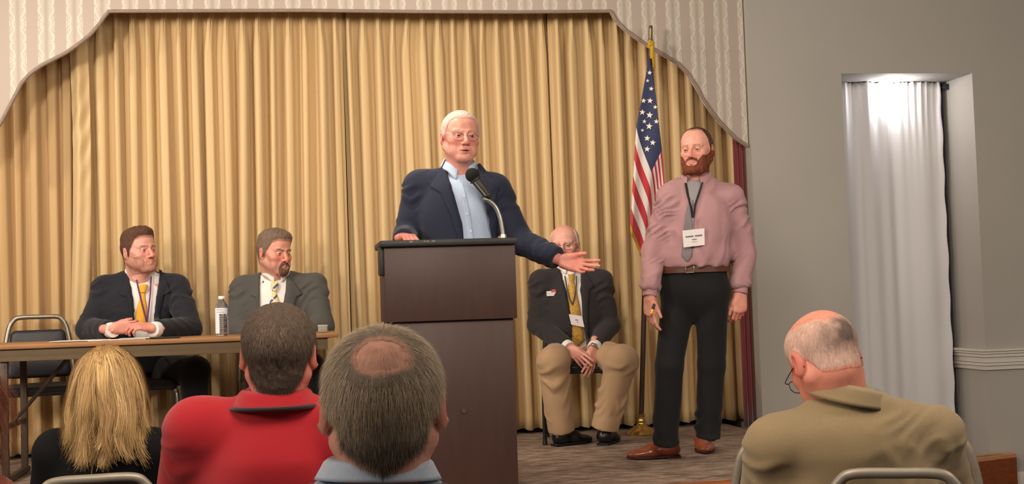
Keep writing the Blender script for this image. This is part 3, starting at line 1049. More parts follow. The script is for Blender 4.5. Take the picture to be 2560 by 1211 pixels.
def eyes(parent, M, T, s, p, gaze=(0, 0)):
    for sx in (-1, 1):
        n, m = 20, 14
        th = np.linspace(0, np.pi, m); phi = np.linspace(0, 2 * np.pi, n, endpoint=False)
        TH, PH = np.meshgrid(th, phi)
        D = np.stack([np.sin(TH) * np.cos(PH), -np.cos(TH), np.sin(TH) * np.sin(PH)], -1).reshape(-1, 3)
        # finer rings near the iris
        ang = np.arccos(np.clip(-D[:, 1], -1, 1))
        Rg = rot((0, 0, 1), gaze[0]) @ rot((1, 0, 0), gaze[1])
        V = (D @ Rg.T) * 0.0122 + np.array([sx * 0.0325, -0.0765, 0.0])
        C = np.tile(np.array(lin((176, 152, 142))), (len(V), 1))
        C[ang < 0.72] = lin(p.get('iris', (74, 66, 60)))
        C[ang < 0.30] = lin((14, 12, 12))
        F = grid_faces(n, m, True)
        mesh_obj('eye', (V * s) @ M.T + T, F, mat('eyeball', (255, 255, 255), 0.12, attr='Col', coat=0.5), parent, True, None, C)
def lens_material():
    if 'spectacle_lens' in _mats:
        return _mats['spectacle_lens']
    m = bpy.data.materials.new('spectacle_lens')
    m.use_nodes = True
    nt = m.node_tree
    nt.nodes.remove(nt.nodes['Principled BSDF'])
    t = nt.nodes.new('ShaderNodeBsdfTransparent')
    g = nt.nodes.new('ShaderNodeBsdfGlossy')
    g.inputs['Roughness'].default_value = 0.03
    fr = nt.nodes.new('ShaderNodeFresnel')
    fr.inputs['IOR'].default_value = 1.12
    mx = nt.nodes.new('ShaderNodeMixShader')
    nt.links.new(fr.outputs[0], mx.inputs[0])
    nt.links.new(t.outputs[0], mx.inputs[1])
    nt.links.new(g.outputs[0], mx.inputs[2])
    nt.links.new(mx.outputs[0], nt.nodes['Material Output'].inputs['Surface'])
    _mats['spectacle_lens'] = m
    return m
def glasses(parent, M, T, s, rgb=(150, 130, 110), half=True, zc=-0.004, ft=-0.103):
    root = None
    m_f = mat('spectacle_metal_%d' % rgb[0], rgb, 0.25, 0.85)
    mb = MB()
    a = np.linspace(0, 2 * np.pi, 40, endpoint=False)
    for sx in (-1, 1):
        lx = sx * 0.0335 + 0.0245 * np.sign(np.cos(a)) * np.abs(np.cos(a)) ** 0.75
        lz = zc + 0.0165 * np.sign(np.sin(a)) * np.abs(np.sin(a)) ** 0.8 - 0.002
        ly = ft + 0.012 * (np.abs(lx) / 0.06) ** 2
        P = np.stack([lx, ly, lz], 1) * s @ M.T + T
        mb.tube(P, 0.0011 * s, 6, closed=True)
        tp = np.array([[sx * 0.058, ft + 0.012, zc + 0.006], [sx * 0.072, ft + 0.022, zc + 0.007], [sx * 0.079, -0.045, zc + 0.010], [sx * 0.0815, 0.0, zc + 0.014], [sx * 0.083, 0.018, zc + 0.010], [sx * 0.0815, 0.030, zc - 0.012]]) * s @ M.T + T
        mb.tube(smooth_path(tp, 24), 0.0012 * s, 6)
    br = np.array([[-0.009, ft, zc + 0.003], [0, ft - 0.003, zc + 0.007], [0.009, ft, zc + 0.003]]) * s @ M.T + T
    mb.tube(smooth_path(br, 8), 0.0012 * s, 6)
    g = mb.build('glasses', m_f, parent)
    for sx in (-1, 1):
        lx = sx * 0.0335 + 0.0240 * np.sign(np.cos(a)) * np.abs(np.cos(a)) ** 0.75
        lz = zc + 0.0160 * np.sign(np.sin(a)) * np.abs(np.sin(a)) ** 0.8 - 0.002
        ly = ft + 0.012 * (np.abs(lx) / 0.06) ** 2
        P = np.stack([lx, ly, lz], 1)
        V = np.concatenate([P, P + [0, 0.0012, 0]]) * s @ M.T + T
        n = len(P)
        F = [list(range(n)), [n + i for i in range(n)][::-1]] + [[i, n + i, n + (i + 1) % n, (i + 1) % n] for i in range(n)]
        mesh_obj('lens', V, F, lens_material(), g, False)
    return g
M_skin = mat('skin', (255, 255, 255), 0.48, attr='Col', sss=0.12, bump=(900, 0.05), noise=(60, 0.06))
M_hair = mat('hair', (255, 255, 255), 0.6, attr='Col', bump=(700, 0.5, (1, 1, 0.25)), noise=(140, 0.25, (1, 1, 0.3)), spec=0.25)
M_strand = mat('hair_strand', (255, 255, 255), 0.55, attr='Col', spec=0.3)

def head_matrix(yaw, pitch, roll):
    return rot((0, 0, 1), yaw) @ rot((1, 0, 0), pitch) @ rot((0, 1, 0), roll)
class Head:
    def __init__(s, c, yaw, pitch, roll, scale, p, vox=0.0026, neck=None):
        s.M, s.T, s.s, s.p = head_matrix(yaw, pitch, roll), np.asarray(c, float), scale, p
        if neck is not None:                               # neck base given in space
            p['neck_to'] = ((np.asarray(neck, float) - s.T) @ s.M) / scale
        f = head_field(p)
        s.V, s.Q = f.mesh(vox)
        s.N = normals(s.V, s.Q)
    def world(s, V):
        return (V * s.s) @ s.M.T + s.T
    def pt(s, *v):
        return s.world(np.array([v], float))[0]

# ------------------------------------------------------------------ hands
def hand_field(wrist, d, palm, thumb_side, L=0.19, curl=(0.35, 0.4, 0.45, 0.5), spread=0.08, thumb=(0.5, 0.3), forearm=0.06):
    """d: wrist -> fingers, palm: palm normal, thumb_side: towards the thumb; curl per finger from index to little (radians per joint)"""
    f = Field()
    d = nrm(d); palm = np.asarray(palm, float); palm = nrm(palm - (palm @ d) * d)
    t = np.asarray(thumb_side, float); t = nrm(t - (t @ d) * d - (t @ palm) * palm)
    k = L / 0.19
    w = np.asarray(wrist, float)
    f.cone(w - d * forearm, w + d * 0.01, 0.027 * k, 0.0255 * k, 0.01, squash=(palm, 0.80))
    for o, ln in ((0.027, 0.088), (0.009, 0.092), (-0.009, 0.088), (-0.025, 0.080)):
        f.cone(w + t * o * 0.75 * k + d * 0.012 * k, w + d * ln * k + t * o * k, 0.0145 * k, 0.0112 * k, 0.014 * k)
    f.cone(w + t * 0.016 * k + d * 0.020 * k + palm * 0.006 * k, w + t * 0.034 * k + d * 0.055 * k + palm * 0.010 * k, 0.017 * k, 0.013 * k, 0.014 * k)
    f.cone(w - t * 0.022 * k + d * 0.015 * k + palm * 0.006 * k, w - t * 0.026 * k + d * 0.060 * k + palm * 0.005 * k, 0.013 * k, 0.012 * k, 0.014 * k)
    segs = ((0.042, 0.026, 0.022), (0.047, 0.030, 0.023), (0.043, 0.028, 0.022), (0.034, 0.021, 0.020))
    for q, (o, ln) in enumerate(((0.027, 0.088), (0.009, 0.092), (-0.009, 0.088), (-0.025, 0.080))):
        p0 = w + d * ln * k + t * o * k
        sp = spread * (1.5, 0.5, -0.5, -1.6)[q]
        dd = nrm(d + t * sp)
        pp = palm
        r0 = (0.0092, 0.0096, 0.0092, 0.0080)[q] * k
        a = 0
        cq = curl[q] if np.isscalar(curl[q]) else None
        for j, sl in enumerate(segs[q]):
            aj = cq if cq is not None else curl[q][j]
            a += aj
            v = dd * math.cos(a) + pp * math.sin(a)
            p1 = p0 + v * sl * k
            f.cone(p0, p1, r0, r0 * 0.90, 0.004 * k)
            r0 *= 0.92
            p0 = p1
    b0 = w + t * 0.030 * k + d * 0.045 * k + palm * 0.010 * k
    v = nrm(d * math.cos(thumb[0]) + t * math.sin(thumb[0]) + palm * 0.25)
    b1 = b0 + v * 0.036 * k
    v2 = nrm(v * math.cos(thumb[1]) + nrm(d + palm * 0.4 - t * 0.3) * math.sin(thumb[1]))
    b2 = b1 + v2 * 0.028 * k
    f.cone(b0, b1, 0.0122 * k, 0.0105 * k, 0.010 * k)
    f.cone(b1, b2, 0.0105 * k, 0.0088 * k, 0.004 * k)
    return f
def skin_colours(V, rgb, flush, seed=0):
    b, fl = np.array(lin(rgb)), np.array(lin(flush))
    w = np.clip(0.35 + 0.35 * vnoise(V * 40, seed) + 0.25 * vnoise(V * 15, seed + 1), 0, 1)[:, None]
    return b * (1 - w) + fl * w

# ------------------------------------------------------------------ collars
def collar(name, c, yaw, rx, ry, h_back, h_front, drop_back, drop_front, flare, gap, material, parent, tilt=0.0, roll=0.0, thick=0.0022, n=64, point=0.0, open_=0.0, off=(0, 0), stand_in=0.004):
    """folded collar round the neck: stand plus outer leaf; gap = half opening angle at the front, drop = leaf depth, point = extra length of the tips"""
    M = rot((0, 0, 1), yaw) @ rot((1, 0, 0), tilt) @ rot((0, 1, 0), roll)
    th = np.linspace(gap, 2 * np.pi - gap, n)
    fr = (1 + np.cos(th)) / 2                                  # 1 front, 0 back
    m = 9
    P = np.zeros((n, m, 3))
    tip = np.exp(-((th - gap) / 0.35) ** 2) + np.exp(-((2 * np.pi - gap - th) / 0.35) ** 2)
    h = h_back + (h_front - h_back) * fr
    dr = drop_back + (drop_front - drop_back) * fr + point * tip
    for j in range(m):
        if j < 4:                                              # inner stand rising
            a = j / 3
            r = 1.0 - 0.03 * (1 - a)
            zz = h * (-0.35 + 1.35 * a)
            ex = -stand_in * (1 - a) - 0.002
        else:
            a = (j - 3) / 5
            zz = h - dr * a
            ex = flare * a ** 1.1 + 0.0035 + (0.010 * tip * a)
        sx = np.sin(th) * (rx + ex) * (1 + open_ * fr * (j >= 4) * ((j - 3) / 5 if j >= 4 else 0))
        sy = -np.cos(th) * (ry + ex)
        P[:, j, 0] = sx + off[0]
        P[:, j, 1] = sy + off[1]
        P[:, j, 2] = zz
    Nn = np.stack([np.sin(th), -np.cos(th), 0 * th], 1)[:, None, :] * np.ones((1, m, 1))
    V, F = thicken(P, Nn, thick)
    V = V @ M.T + np.asarray(c)
    o = mesh_obj(name, V, F, material, parent)
    return o, (V, F)
def hair_ribbons(P, out, rad):
    """fine flat hairs following the paths P (n, seg, 3), their faces turned outwards"""
    n, seg = P.shape[:2]
    T = np.gradient(P, axis=1); T /= np.linalg.norm(T, axis=2)[..., None] + 1e-12
    A = np.cross(T, np.broadcast_to(out[:, None, :], T.shape)); A /= np.linalg.norm(A, axis=2)[..., None] + 1e-9
    rr = rad[:, None, None] * np.linspace(1, 0.3, seg)[None, :, None]
    V = np.stack([P - rr * A, P + rr * A], 2).reshape(-1, 3)
    b0 = (np.arange(n)[:, None] * seg * 2 + np.arange(seg - 1)[None, :] * 2)[..., None]
    F = np.concatenate([b0, b0 + 1, b0 + 3, b0 + 2], 2).reshape(-1, 4)
    return V, F
def strands(roots, nrm_, dirs, length, rad, cols, bend, parent, name='hair_strands', seg=7, seed=0, grav=0.0, centre=None, clear=None, wob=0.15):
    """hairs as thin three-sided tubes: start along the normal, then comb along dirs and fall by grav"""
    r = np.random.default_rng(seed)
    n = len(roots)
    P = np.zeros((n, seg, 3)); P[:, 0] = roots
    v = nrm_ * bend[0] + dirs * bend[1] + r.normal(0, wob, (n, 3))
    v /= np.linalg.norm(v, axis=1)[:, None]
    sl = (length / (seg - 1))[:, None]
    wv = r.normal(0, wob * 0.5, (n, 3))
    for j in range(1, seg):
        v = v + dirs * bend[2] + np.array([0, 0, -grav]) + wv * math.sin(j * 1.7)
        v /= np.linalg.norm(v, axis=1)[:, None]
        q = P[:, j - 1] + v * sl
        if clear is not None:
            q = clear(q)
        P[:, j] = q
    V, F = hair_ribbons(P, nrm_, np.broadcast_to(rad, (n,)))
    C = np.repeat(cols, seg * 2, 0)
    o = mesh_obj(name, V, F, M_strand, parent, True, None, C)
    o['kind'] = 'stuff'
    return o
def sample(V, Q, weight, n, seed=0):
    """n random points on faces with probability ~ area * weight; returns index of a vertex per sample and jittered positions"""
    r = np.random.default_rng(seed)
    w = weight[Q].mean(1)
    ar = np.linalg.norm(np.cross(V[Q[:, 2]] - V[Q[:, 0]], V[Q[:, 3]] - V[Q[:, 1]]), axis=1)
    pr = w * ar
    pr = pr / pr.sum()
    f = r.choice(len(Q), n, p=pr)
    a, b = r.random(n)[:, None], r.random(n)[:, None]
    P = (V[Q[f, 0]] * (1 - a) + V[Q[f, 1]] * a) * (1 - b) + (V[Q[f, 3]] * (1 - a) + V[Q[f, 2]] * a) * b
    return Q[f, 0], P
# ================================================================== PEOPLE: shared tailoring
def interp_deg(phi, table):
    a = np.array(table, float)
    return np.interp(np.degrees(phi), a[:, 0], a[:, 1])
def hair_mask(V, line, bald=None, soft=0.010):
    """line: (degrees from the front, lowest z with hair); bald: (cx, cy, cz, rx, ry, rz) ellipsoid of bare scalp"""
    x, y, z = V.T
    phi = np.abs(np.arctan2(x, -(y - 0.01)))
    zl = interp_deg(phi, line)
    m = sstep(zl - soft, zl + soft, z)
    m = m * (1 - sstep(1.25, 0.95, np.sqrt(((np.abs(x) - 0.083) / 0.014) ** 2 + ((y - 0.012) / 0.020) ** 2 + ((z + 0.004) / 0.034) ** 2)))
    if bald is not None:
        cx, cy, cz, rx, ry, rz = bald
        q = np.sqrt(((x - cx) / rx) ** 2 + ((y - cy) / ry) ** 2 + ((z - cz) / rz) ** 2)
        m = m * sstep(0.65, 1.35, q + 0.10 * vnoise(V * 70, 77))
    return m
FULL = [(0, 0.082), (25, 0.082), (42, 0.070), (55, 0.040), (66, 0.010), (78, -0.030), (88, -0.028), (96, 0.022), (112, 0.0), (128, -0.050), (150, -0.072), (180, -0.076)]
def short_hair(head, parent, line, thick, rgb, bald=None, seed=1, rough=0.22, vary=0.18, top=None, name='hair', sides=None, spot=None, soft=0.010, grain=(260, 200, 90)):
    V, Q, N = head.V, head.Q, head.N
    m = hair_mask(V, line, bald, soft)
    th = np.full(len(V), thick)
    if top is not None:
        th = th + top(V)
    P, F, t, g = shell(V, Q, N, m, th, seed, rough, grain)
    c = np.array(lin(rgb))
    C = c[None, :] * (1 + vary * g[:, None])
    if sides is not None:
        w = sstep(0.055, 0.0, P[:, 2])[:, None]
        C = C * (1 - w) + np.array(lin(sides)) * (1 + vary * g[:, None]) * w
    if spot is not None:
        w, sc = spot(P)
        C = C * (1 - w[:, None]) + sc * w[:, None]
    skin = np.array(lin(head.p.get('skin', SKIN['base'])))
    w = sstep(0.0, 0.45, t)[:, None]
    C = skin * (1 - w) + C * w
    return mesh_obj(name, head.world(P), F, M_hair, parent, True, None, C)
def facial_hair(head, parent, mask, thick, rgb, seed=4, amt=1.0):
    V, Q, N = head.V, head.Q, head.N
    P, F, t, g = shell(V, Q, N, mask, thick, seed, 0.35, (300, 300, 120))
    c = np.array(lin(rgb))[None, :] * (1 + 0.25 * g[:, None])
    skin = np.array(lin(head.p.get('skin', SKIN['base'])))
    w = (sstep(0.0, 0.6, t) * amt)[:, None]
    return mesh_obj('beard', head.world(P), F, M_hair, parent, True, None, skin * (1 - w) + c * w)
def core(J, yaw, k=1.0):
    """the body under the clothes: trunk, arms and legs"""
    r, n, u = frame(yaw)
    f = Field()
    sm = (J['shL'] + J['shR']) / 2
    half = np.linalg.norm(J['shR'] - J['shL']) / 2
    f.ball(sm - u * 0.12 * k, (half * 0.80, 0.095 * k, 0.20 * k), 0.03, R=np.array([r, n, u]))
    f.cone(sm - u * 0.15 * k, J['hip'] + u * 0.05, 0.110 * k, 0.115 * k, 0.05, squash=(n, 0.8))
    f.cone(J['neck'], sm - u * 0.05 * k, 0.055 * k, 0.075 * k, 0.03)
    for s in 'LR':
        f.cone(J['neck'] - u * 0.05 * k, J['sh' + s], 0.045 * k, 0.045 * k, 0.04)
        f.cone(J['sh' + s], J['el' + s], 0.044 * k, 0.036 * k, 0.02)
        f.cone(J['el' + s], J['wr' + s], 0.036 * k, 0.025 * k, 0.02)
        if 'kn' + s in J:
            hp = J['hip'] + r * (0.085 if s == 'R' else -0.085) * k
            f.cone(hp, J['kn' + s], 0.070 * k, 0.048 * k, 0.03)
            f.cone(J['kn' + s], J['an' + s], 0.048 * k, 0.034 * k, 0.02)
    return f.mesh(0.014)
def body(parent, head, hands, J, yaw, k=1.0):
    parts = [(head.world(head.V), head.Q)]
    cols = [head_colours(head.V, head.N, head.p)]
    sk, fl = head.p.get('skin', SKIN['base']), head.p.get('flush', SKIN['flush'])
    for i, f in enumerate(hands):
        V, Q = f.mesh(0.0030)
        parts.append((V, Q)); cols.append(skin_colours(V, sk, fl, i))
    V, Q = core(J, yaw, k)
    parts.append((V, Q)); cols.append(skin_colours(V, sk, fl, 9))
    V, Q = join(parts)
    return mesh_obj('body', V, Q, M_skin, parent, True, None, np.concatenate(cols))
def torso(f, J, yaw, k=1.0, grow=0.0, chest=0.125, belly=0.130, wide=0.93, waist=0.84, hem=0.0, pad=0.060, slope=0.055):
    r, n, u = frame(yaw)
    R = np.array([r, n, u])
    sm = (J['shL'] + J['shR']) / 2
    half = np.linalg.norm(J['shR'] - J['shL']) / 2
    g = grow
    f.ball(sm - u * 0.13 * k + n * 0.005, (half * wide + g, chest * k + g, 0.205 * k + g), 0.03, R=R)
    mid = sm * 0.42 + J['hip'] * 0.58
    f.ball(mid + n * 0.012, (half * waist + g, belly * k + g, 0.24 * k + g), 0.06, R=R)
    if hem is not None:
        f.cone(mid, J['hip'] - u * hem, half * waist * 0.95 + g, half * waist * 0.95 + g, 0.05, flat='b', squash=(n, (belly * k + g) / (half * waist * 0.95 + g)))
    for s, sx in (('L', -1), ('R', 1)):
        f.cone(J['neck'] + r * sx * 0.035 * k - u * 0.005 * k, J['sh' + s], slope * k + g, pad * k + g, 0.05)
    return f
def sleeves(f, J, k=1.0, ru=0.066, re=0.056, rw=0.046, grow=0.0, cut=True, sides='LR', short=None):
    for s in sides:
        f.cone(J['sh' + s], J['el' + s], ru * k + grow, re * k + grow, 0.06)
        d = J['wr' + s] - J['el' + s]
        f.cone(J['el' + s], J['el' + s] + d * (0.90 if short is None else short), re * k + grow, rw * k + grow, 0.02, flat='b' if cut else None)
    return f
def cuff(name, J, s, k, rw, material, parent, t0=0.86, t1=0.99):
    a, b = J['el' + s], J['wr' + s]
    d = b - a
    p = [a + d * t for t in np.linspace(t0, t1, 6)]
    return MB().tube(p, [rw * k * 0.96, rw * k, rw * k, rw * k, rw * k * 1.0, rw * k * 0.94], 24).build(name, material, parent)
def trousers(J, yaw, k=1.0, hipw=0.155, th=0.092, kn=0.070, an=0.058, front=0.115, rise=0.04):
    r, n, u = frame(yaw)
    f = Field()
    f.ball(J['hip'] + u * 0.0, (hipw * k, front * k, 0.13 * k), 0.02, R=np.array([r, n, u]))
    for s, sx in (('L', -1), ('R', 1)):
        hp = J['hip'] + r * sx * 0.085 * k - u * 0.02
        f.cone(hp, J['kn' + s], th * k, kn * k, 0.03)
        d = J['an' + s] - J['kn' + s]
        f.cone(J['kn' + s], J['an' + s], kn * k, an * k, 0.02, flat='b')
    return f
def garment(name, f, vox, material, parent, seed=0, amp=0.004, scale=8.0, ripples=(), relax=1, stretch=(1, 1, 1), fine=0.0):
    V, Q = f.mesh(vox, relax=relax)
    N = normals(V, Q)
    if amp:
        V = wrinkle(V, N, seed, amp, scale, stretch)
    if fine:                                               # sharper creases on top of the soft folds
        N = normals(V, Q)
        P = V @ rot((0, 1, 0), 0.5).T * np.array([9, 9, 20.0])
        w = np.stack([vnoise(P * 0.4 + 3, seed + 40), vnoise(P * 0.4 + 9, seed + 41), vnoise(P * 0.4 + 21, seed + 42)], 1)
        a = 1 - np.abs(vnoise(P + 1.8 * w, seed + 43)) * 2.2
        V = V + N * (fine * np.maximum(a, -0.4) * sstep(-0.3, 0.5, vnoise(V * 5, seed + 44)))[:, None]
    for rp in ripples:
        V = ripple(V, normals(V, Q), *rp)
    o = mesh_obj(name, V, Q, material, parent)
    return o, bvh_of(V, Q)
def shoe(parent, heel, toe, width, leather, sole_m, lace_m=None, h=0.075):
    heel, toe = np.asarray(heel, float), np.asarray(toe, float)
    d = toe - heel
    L = np.linalg.norm(d); d = d / L
    s_ = np.cross(d, [0, 0, 1.0]); u = np.array([0, 0, 1.0])
    R = np.array([d, s_, u])
    k = L / 0.30
    f = Field()
    base = heel + u * 0.012
    f.ball(base + d * 0.050 * k + u * 0.034, (0.052 * k, width * 0.40, 0.042), 0.01, R=R)
    f.cone(base + d * 0.05 * k + u * 0.045, base + d * 0.16 * k + u * 0.034, width * 0.38, width * 0.40, 0.03, squash=(u, 0.95))
    f.cone(base + d * 0.16 * k + u * 0.022, base + d * 0.225 * k + u * 0.016, width * 0.50, width * 0.43, 0.03, squash=(u, 0.62))
    f.ball(base + d * 0.262 * k + u * 0.013, (0.036 * k, width * 0.34, 0.020), 0.02, R=R)
    f.cone(base + d * 0.060 * k + u * 0.05, base + d * 0.055 * k + u * (h + 0.02), width * 0.40, width * 0.36, 0.02, flat='b')
    f.half([0, 0, -1.0], base + u * 0.002, base - np.array([0.4, 0.4, 0.06]), base + np.array([0.4, 0.4, 0.02]))
    V, Q = f.mesh(0.004)
    o = mesh_obj('shoe', V, Q, leather, parent)
    t = np.linspace(0, 2 * np.pi, 40, endpoint=False)
    a = 0.5 + 0.5 * np.cos(t)
    xs = (0.152 * k) * np.cos(t) * 1.0 + 0.148 * k
    ys = np.sin(t) * width * (0.40 + 0.14 * np.exp(-((xs / k - 0.195) / 0.07) ** 2))
    pl = [heel + d * x + s_ * y for x, y in zip(xs, ys)]
    m = MB()
    m.prism([(p[0], p[1]) for p in pl][::-1], heel[2] + 0.006, heel[2] + 0.017)
    hx = [(heel + d * x * k + s_ * y)[:2] for x, y in ((0.0, -width * 0.34), (0.075, -width * 0.38), (0.075, width * 0.38), (0.0, width * 0.34))]
    m.prism([tuple(p) for p in hx], heel[2] + 0.0, heel[2] + 0.012)
    m.build('sole', sole_m, o)
    if lace_m:
        lm = MB()
        for q in range(4):
            c = base + d * (0.115 + 0.020 * q) * k + u * (0.082 - 0.0085 * q)
            lm.tube([c - s_ * width * 0.20 - u * 0.006, c + u * 0.002, c + s_ * width * 0.20 - u * 0.006], 0.0022, 6)
        lm.build('laces', lace_m, o)
    return o
cloth = lambda name, rgb=(90, 90, 90), rough=0.85, sh=0.25, nb=900, bs=0.12, nz=0.06: mat(name, rgb, rough, noise=(180, nz), bump=(nb, bs), sheen=sh, spec=0.25)
def badge(name, px, D, material, parent, lines=(), tilt=0.0):
    """card facing the room: px = four photograph corners (tl, tr, br, bl) at distance D"""
    c = np.array([W(x, y, D) for x, y in px])
    nn = nrm(np.cross(c[1] - c[0], c[3] - c[0]))
    if nn @ _fw > 0: nn = -nn
    V = np.concatenate([c, c - nn * 0.003])
    F = [[0, 3, 2, 1], [4, 5, 6, 7]] + [[i, (i + 1) % 4, 4 + (i + 1) % 4, 4 + i] for i in range(4)]
    o = mesh_obj(name, V, F, material, parent, False)
    at = lambda a, b: c[0] + (c[1] - c[0]) * a + (c[3] - c[0]) * b
    mb = MB()
    for a0, a1, b, hh in lines:
        q = [at(a0, b - hh), at(a1, b - hh), at(a1, b + hh), at(a0, b + hh)]
        mb.add([p + nn * 0.0008 for p in q], [[0, 1, 2, 3]])
    if lines:
        mb.build('printed_lines', mat('badge_print', (120, 112, 116), 0.8, noise=(400, 0.3)), o, False)
    return o
def person(label, base):
    return empty('person', base, label, 'person')
M_shirt_white = cloth('white_shirt', (232, 226, 224), 0.8, 0.1)
M_belt = mat('brown_belt_leather', (86, 50, 36), 0.45, noise=(30, 0.15))
# ================================================================== PEOPLE ON THE STAGE
ST = STAGE
def facecam(px): return -azim(px)
# ------------------------------------------------------------------ the speaker at the lectern
D = 6.46
yw = facecam(1150) + 0.16
r, n, u = frame(yw)
J = dict(neck=W(1148, 436, D + 0.03), shL=W(1048, 468, D + 0.02), shR=W(1236, 476, D - 0.02), elL=W(1016, 592, D + 0.02), elR=W(1300, 602, D - 0.04),
         wrL=W(1006, 600, D - 0.24), wrR=W(1404, 651, D - 0.20), hip=W(1160, 745, D + 0.02))
bx_ = J['hip'].copy(); bx_[2] = ST
for s_, dx_ in (('L', -0.13), ('R', 0.12)):
    J['kn' + s_] = bx_ + r * dx_ + u * 0.50 + n * 0.03
    J['an' + s_] = bx_ + r * dx_ * 1.15 + u * 0.07
p = person('white-haired man in navy blazer speaking at the lectern, one arm stretched out', tuple(bx_))
hp = dict(w=1.06, jaw=1.12, nose=1.12, cheek=1.06, skin=(214, 148, 132), flush=(196, 108, 98), mouth=0.0035, squint=0.9, brow=(150, 120, 108), brow_amt=0.55, neck=0.065, chinfat=1.25, redness=0.7)
H = Head(W(1150, 344, D - 0.02), facecam(1150) + 0.27, 0.04, 0.03, 1.08, hp, 0.0021, J['neck'] - u * 0.07)
dv = W(1475, 672, D - 0.26) - J['wrR']
hR = hand_field(J['wrR'], dv, nrm(-_fw + 0.35 * u), u, 0.205, (0.10, 0.16, 0.22, 0.34), 0.13, (0.45, 0.25))
hL = hand_field(J['wrL'] + u * 0.012, nrm(n + 0.25 * r), -u, r, 0.19, (0.5, 0.6, 0.65, 0.7), 0.04, (0.4, 0.5))
body(p, H, [hR, hL], J, yw, 1.05)
eyes(p, H.M, H.T, H.s, hp, (0.1, 0.05))
glasses(p, H.M, H.T, H.s, (176, 158, 140))
WH = [(0, 0.098), (28, 0.098), (44, 0.088), (56, 0.050), (68, 0.015), (78, -0.012), (88, -0.015), (96, 0.024), (112, 0.0), (128, -0.045), (150, -0.066), (180, -0.07)]
short_hair(H, p, WH, 0.0065, (200, 182, 174), seed=2, rough=0.35, soft=0.022)
M_navy = cloth('navy_blazer_wool', (36, 40, 58), 0.85, 0.12)
V_px = [(1100, 376), (1194, 396), (1204, 470), (1222, 545), (1236, 650), (1166, 650), (1156, 560), (1130, 470)]
f = Field()
torso(f, J, yw, 1.08, wide=1.0, waist=0.92, belly=0.135, hem=0.12, pad=0.062, slope=0.046)
sleeves(f, J, 1.08, 0.070, 0.062, 0.050)
f.wedge(V_px, D, n, (J['shL'] + J['shR']) / 2, 0.0)
jk, bj = garment('blazer', f, 0.0085, M_navy, p, 1, 0.004, 7.0, ripples=[(J['shL'], J['elL'], 0.012, 4, 0.085, 3), (J['shR'], J['elR'], 0.012, 4, 0.085, 5), (J['elR'], J['wrR'], 0.005, 5, 0.07, 8)], fine=0.0035)
M_blue = cloth('light_blue_shirt', (178, 194, 220), 0.8, 0.1)
f = Field()
torso(f, J, yw, 1.08, -0.014, wide=1.0, waist=0.92, belly=0.135, hem=0.0, slope=0.050)
f.cone(J['neck'] - u * 0.05, J['neck'] + u * 0.030, 0.090, 0.069, 0.02, flat='b')
sh, bs_ = garment('shirt', f, 0.009, M_blue, p, 4, 0.0035, 9.0)
ribbon('placket', [(1146, 458), (1160, 520), (1172, 605)], [(1158, 458), (1173, 520), (1186, 605)], [bs_], M_blue, p, 24, 5, 0.003, 0.002)
for bx2, by2 in ((1160, 490), (1168, 535), (1177, 578)):
    h = cast(bx2, by2, [bs_])
    d_ = nrm(ray(bx2, by2))
    MB().lathe([(0.001, 0), (0.0055, 0), (0.0055, 0.002), (0.001, 0.0022)], EYE + d_ * (h[1] - 0.006), 12, -d_).build('shirt_button', mat('pearl_button', (222, 222, 226), 0.3, noise=(90, 0.05)), p)
collar('shirt_collar', J['neck'] + n * 0.012 + u * 0.036, yw + 0.10, 0.076, 0.074, 0.052, 0.020, 0.036, 0.040, 0.012, 0.34, M_blue, p, tilt=0.22, point=0.034, open_=0.10)
ribbon('lapel', [(1112, 398), (1098, 430), (1074, 466), (1100, 480), (1128, 540), (1160, 640)], [(1118, 402), (1128, 440), (1138, 480), (1146, 510), (1154, 560), (1166, 640)], [bj], M_navy, p, 40, 8, 0.007, 0.003, 0.004)
ribbon('lapel', [(1192, 412), (1202, 445), (1210, 480), (1220, 520), (1228, 570), (1238, 640)], [(1200, 408), (1226, 440), (1250, 468), (1240, 490), (1240, 550), (1242, 640)], [bj], M_navy, p, 40, 8, 0.007, 0.003, 0.004)
collar('jacket_collar', J['neck'] + n * 0.004 - u * 0.016, yw, 0.082, 0.082, 0.050, 0.0, 0.034, 0.030, 0.014, 0.95, M_navy, p, tilt=0.28)
f = trousers(J, yw, 1.05)
garment('trousers', f, 0.011, cloth('charcoal_trousers', (48, 46, 50)), p, 3, 0.004, 8)
for s_ in 'LR':
    a_ = J['an' + s_].copy(); a_[2] = ST
    shoe(p, a_ - n * 0.07, a_ + n * 0.22, 0.095, mat('black_leather', (24, 22, 22), 0.3, noise=(60, 0.1)), mat('black_rubber', (16, 16, 16), 0.7, noise=(60, 0.1)))

# ------------------------------------------------------------------ the standing bearded man
D = 6.75
yw = facecam(1745) - 0.16
r, n, u = frame(yw)
J = dict(neck=W(1741, 462, D + 0.03), shL=W(1676, 490, D), shR=W(1826, 494, D), elL=W(1634, 626, D + 0.03), elR=W(1862, 632, D + 0.03),
         wrL=W(1624, 742, D - 0.05), wrR=W(1850, 734, D - 0.02), hip=W(1738, 728, D + 0.02),
         knL=W(1674, 915, D - 0.02), knR=W(1779, 915, D), anL=W(1664, 1112, D + 0.03), anR=W(1768, 1096, D + 0.02))
base = W(1725, 1148, D); base[2] = ST
p = person('balding red-bearded man in mauve shirt and grey tie standing beside the flag', tuple(base))
hp = dict(w=1.0, jaw=1.08, nose=1.05, skin=(222, 160, 142), flush=(206, 118, 104), squint=1.0, brow=(110, 66, 46), brow_amt=0.6, neck=0.058, redness=0.55, stubble=((150, 78, 52), 0.75))
H = Head(W(1742, 377, D), facecam(1742) - 0.33, 0.03, 0.0, 1.0, hp, 0.0021, J['neck'] - u * 0.07)
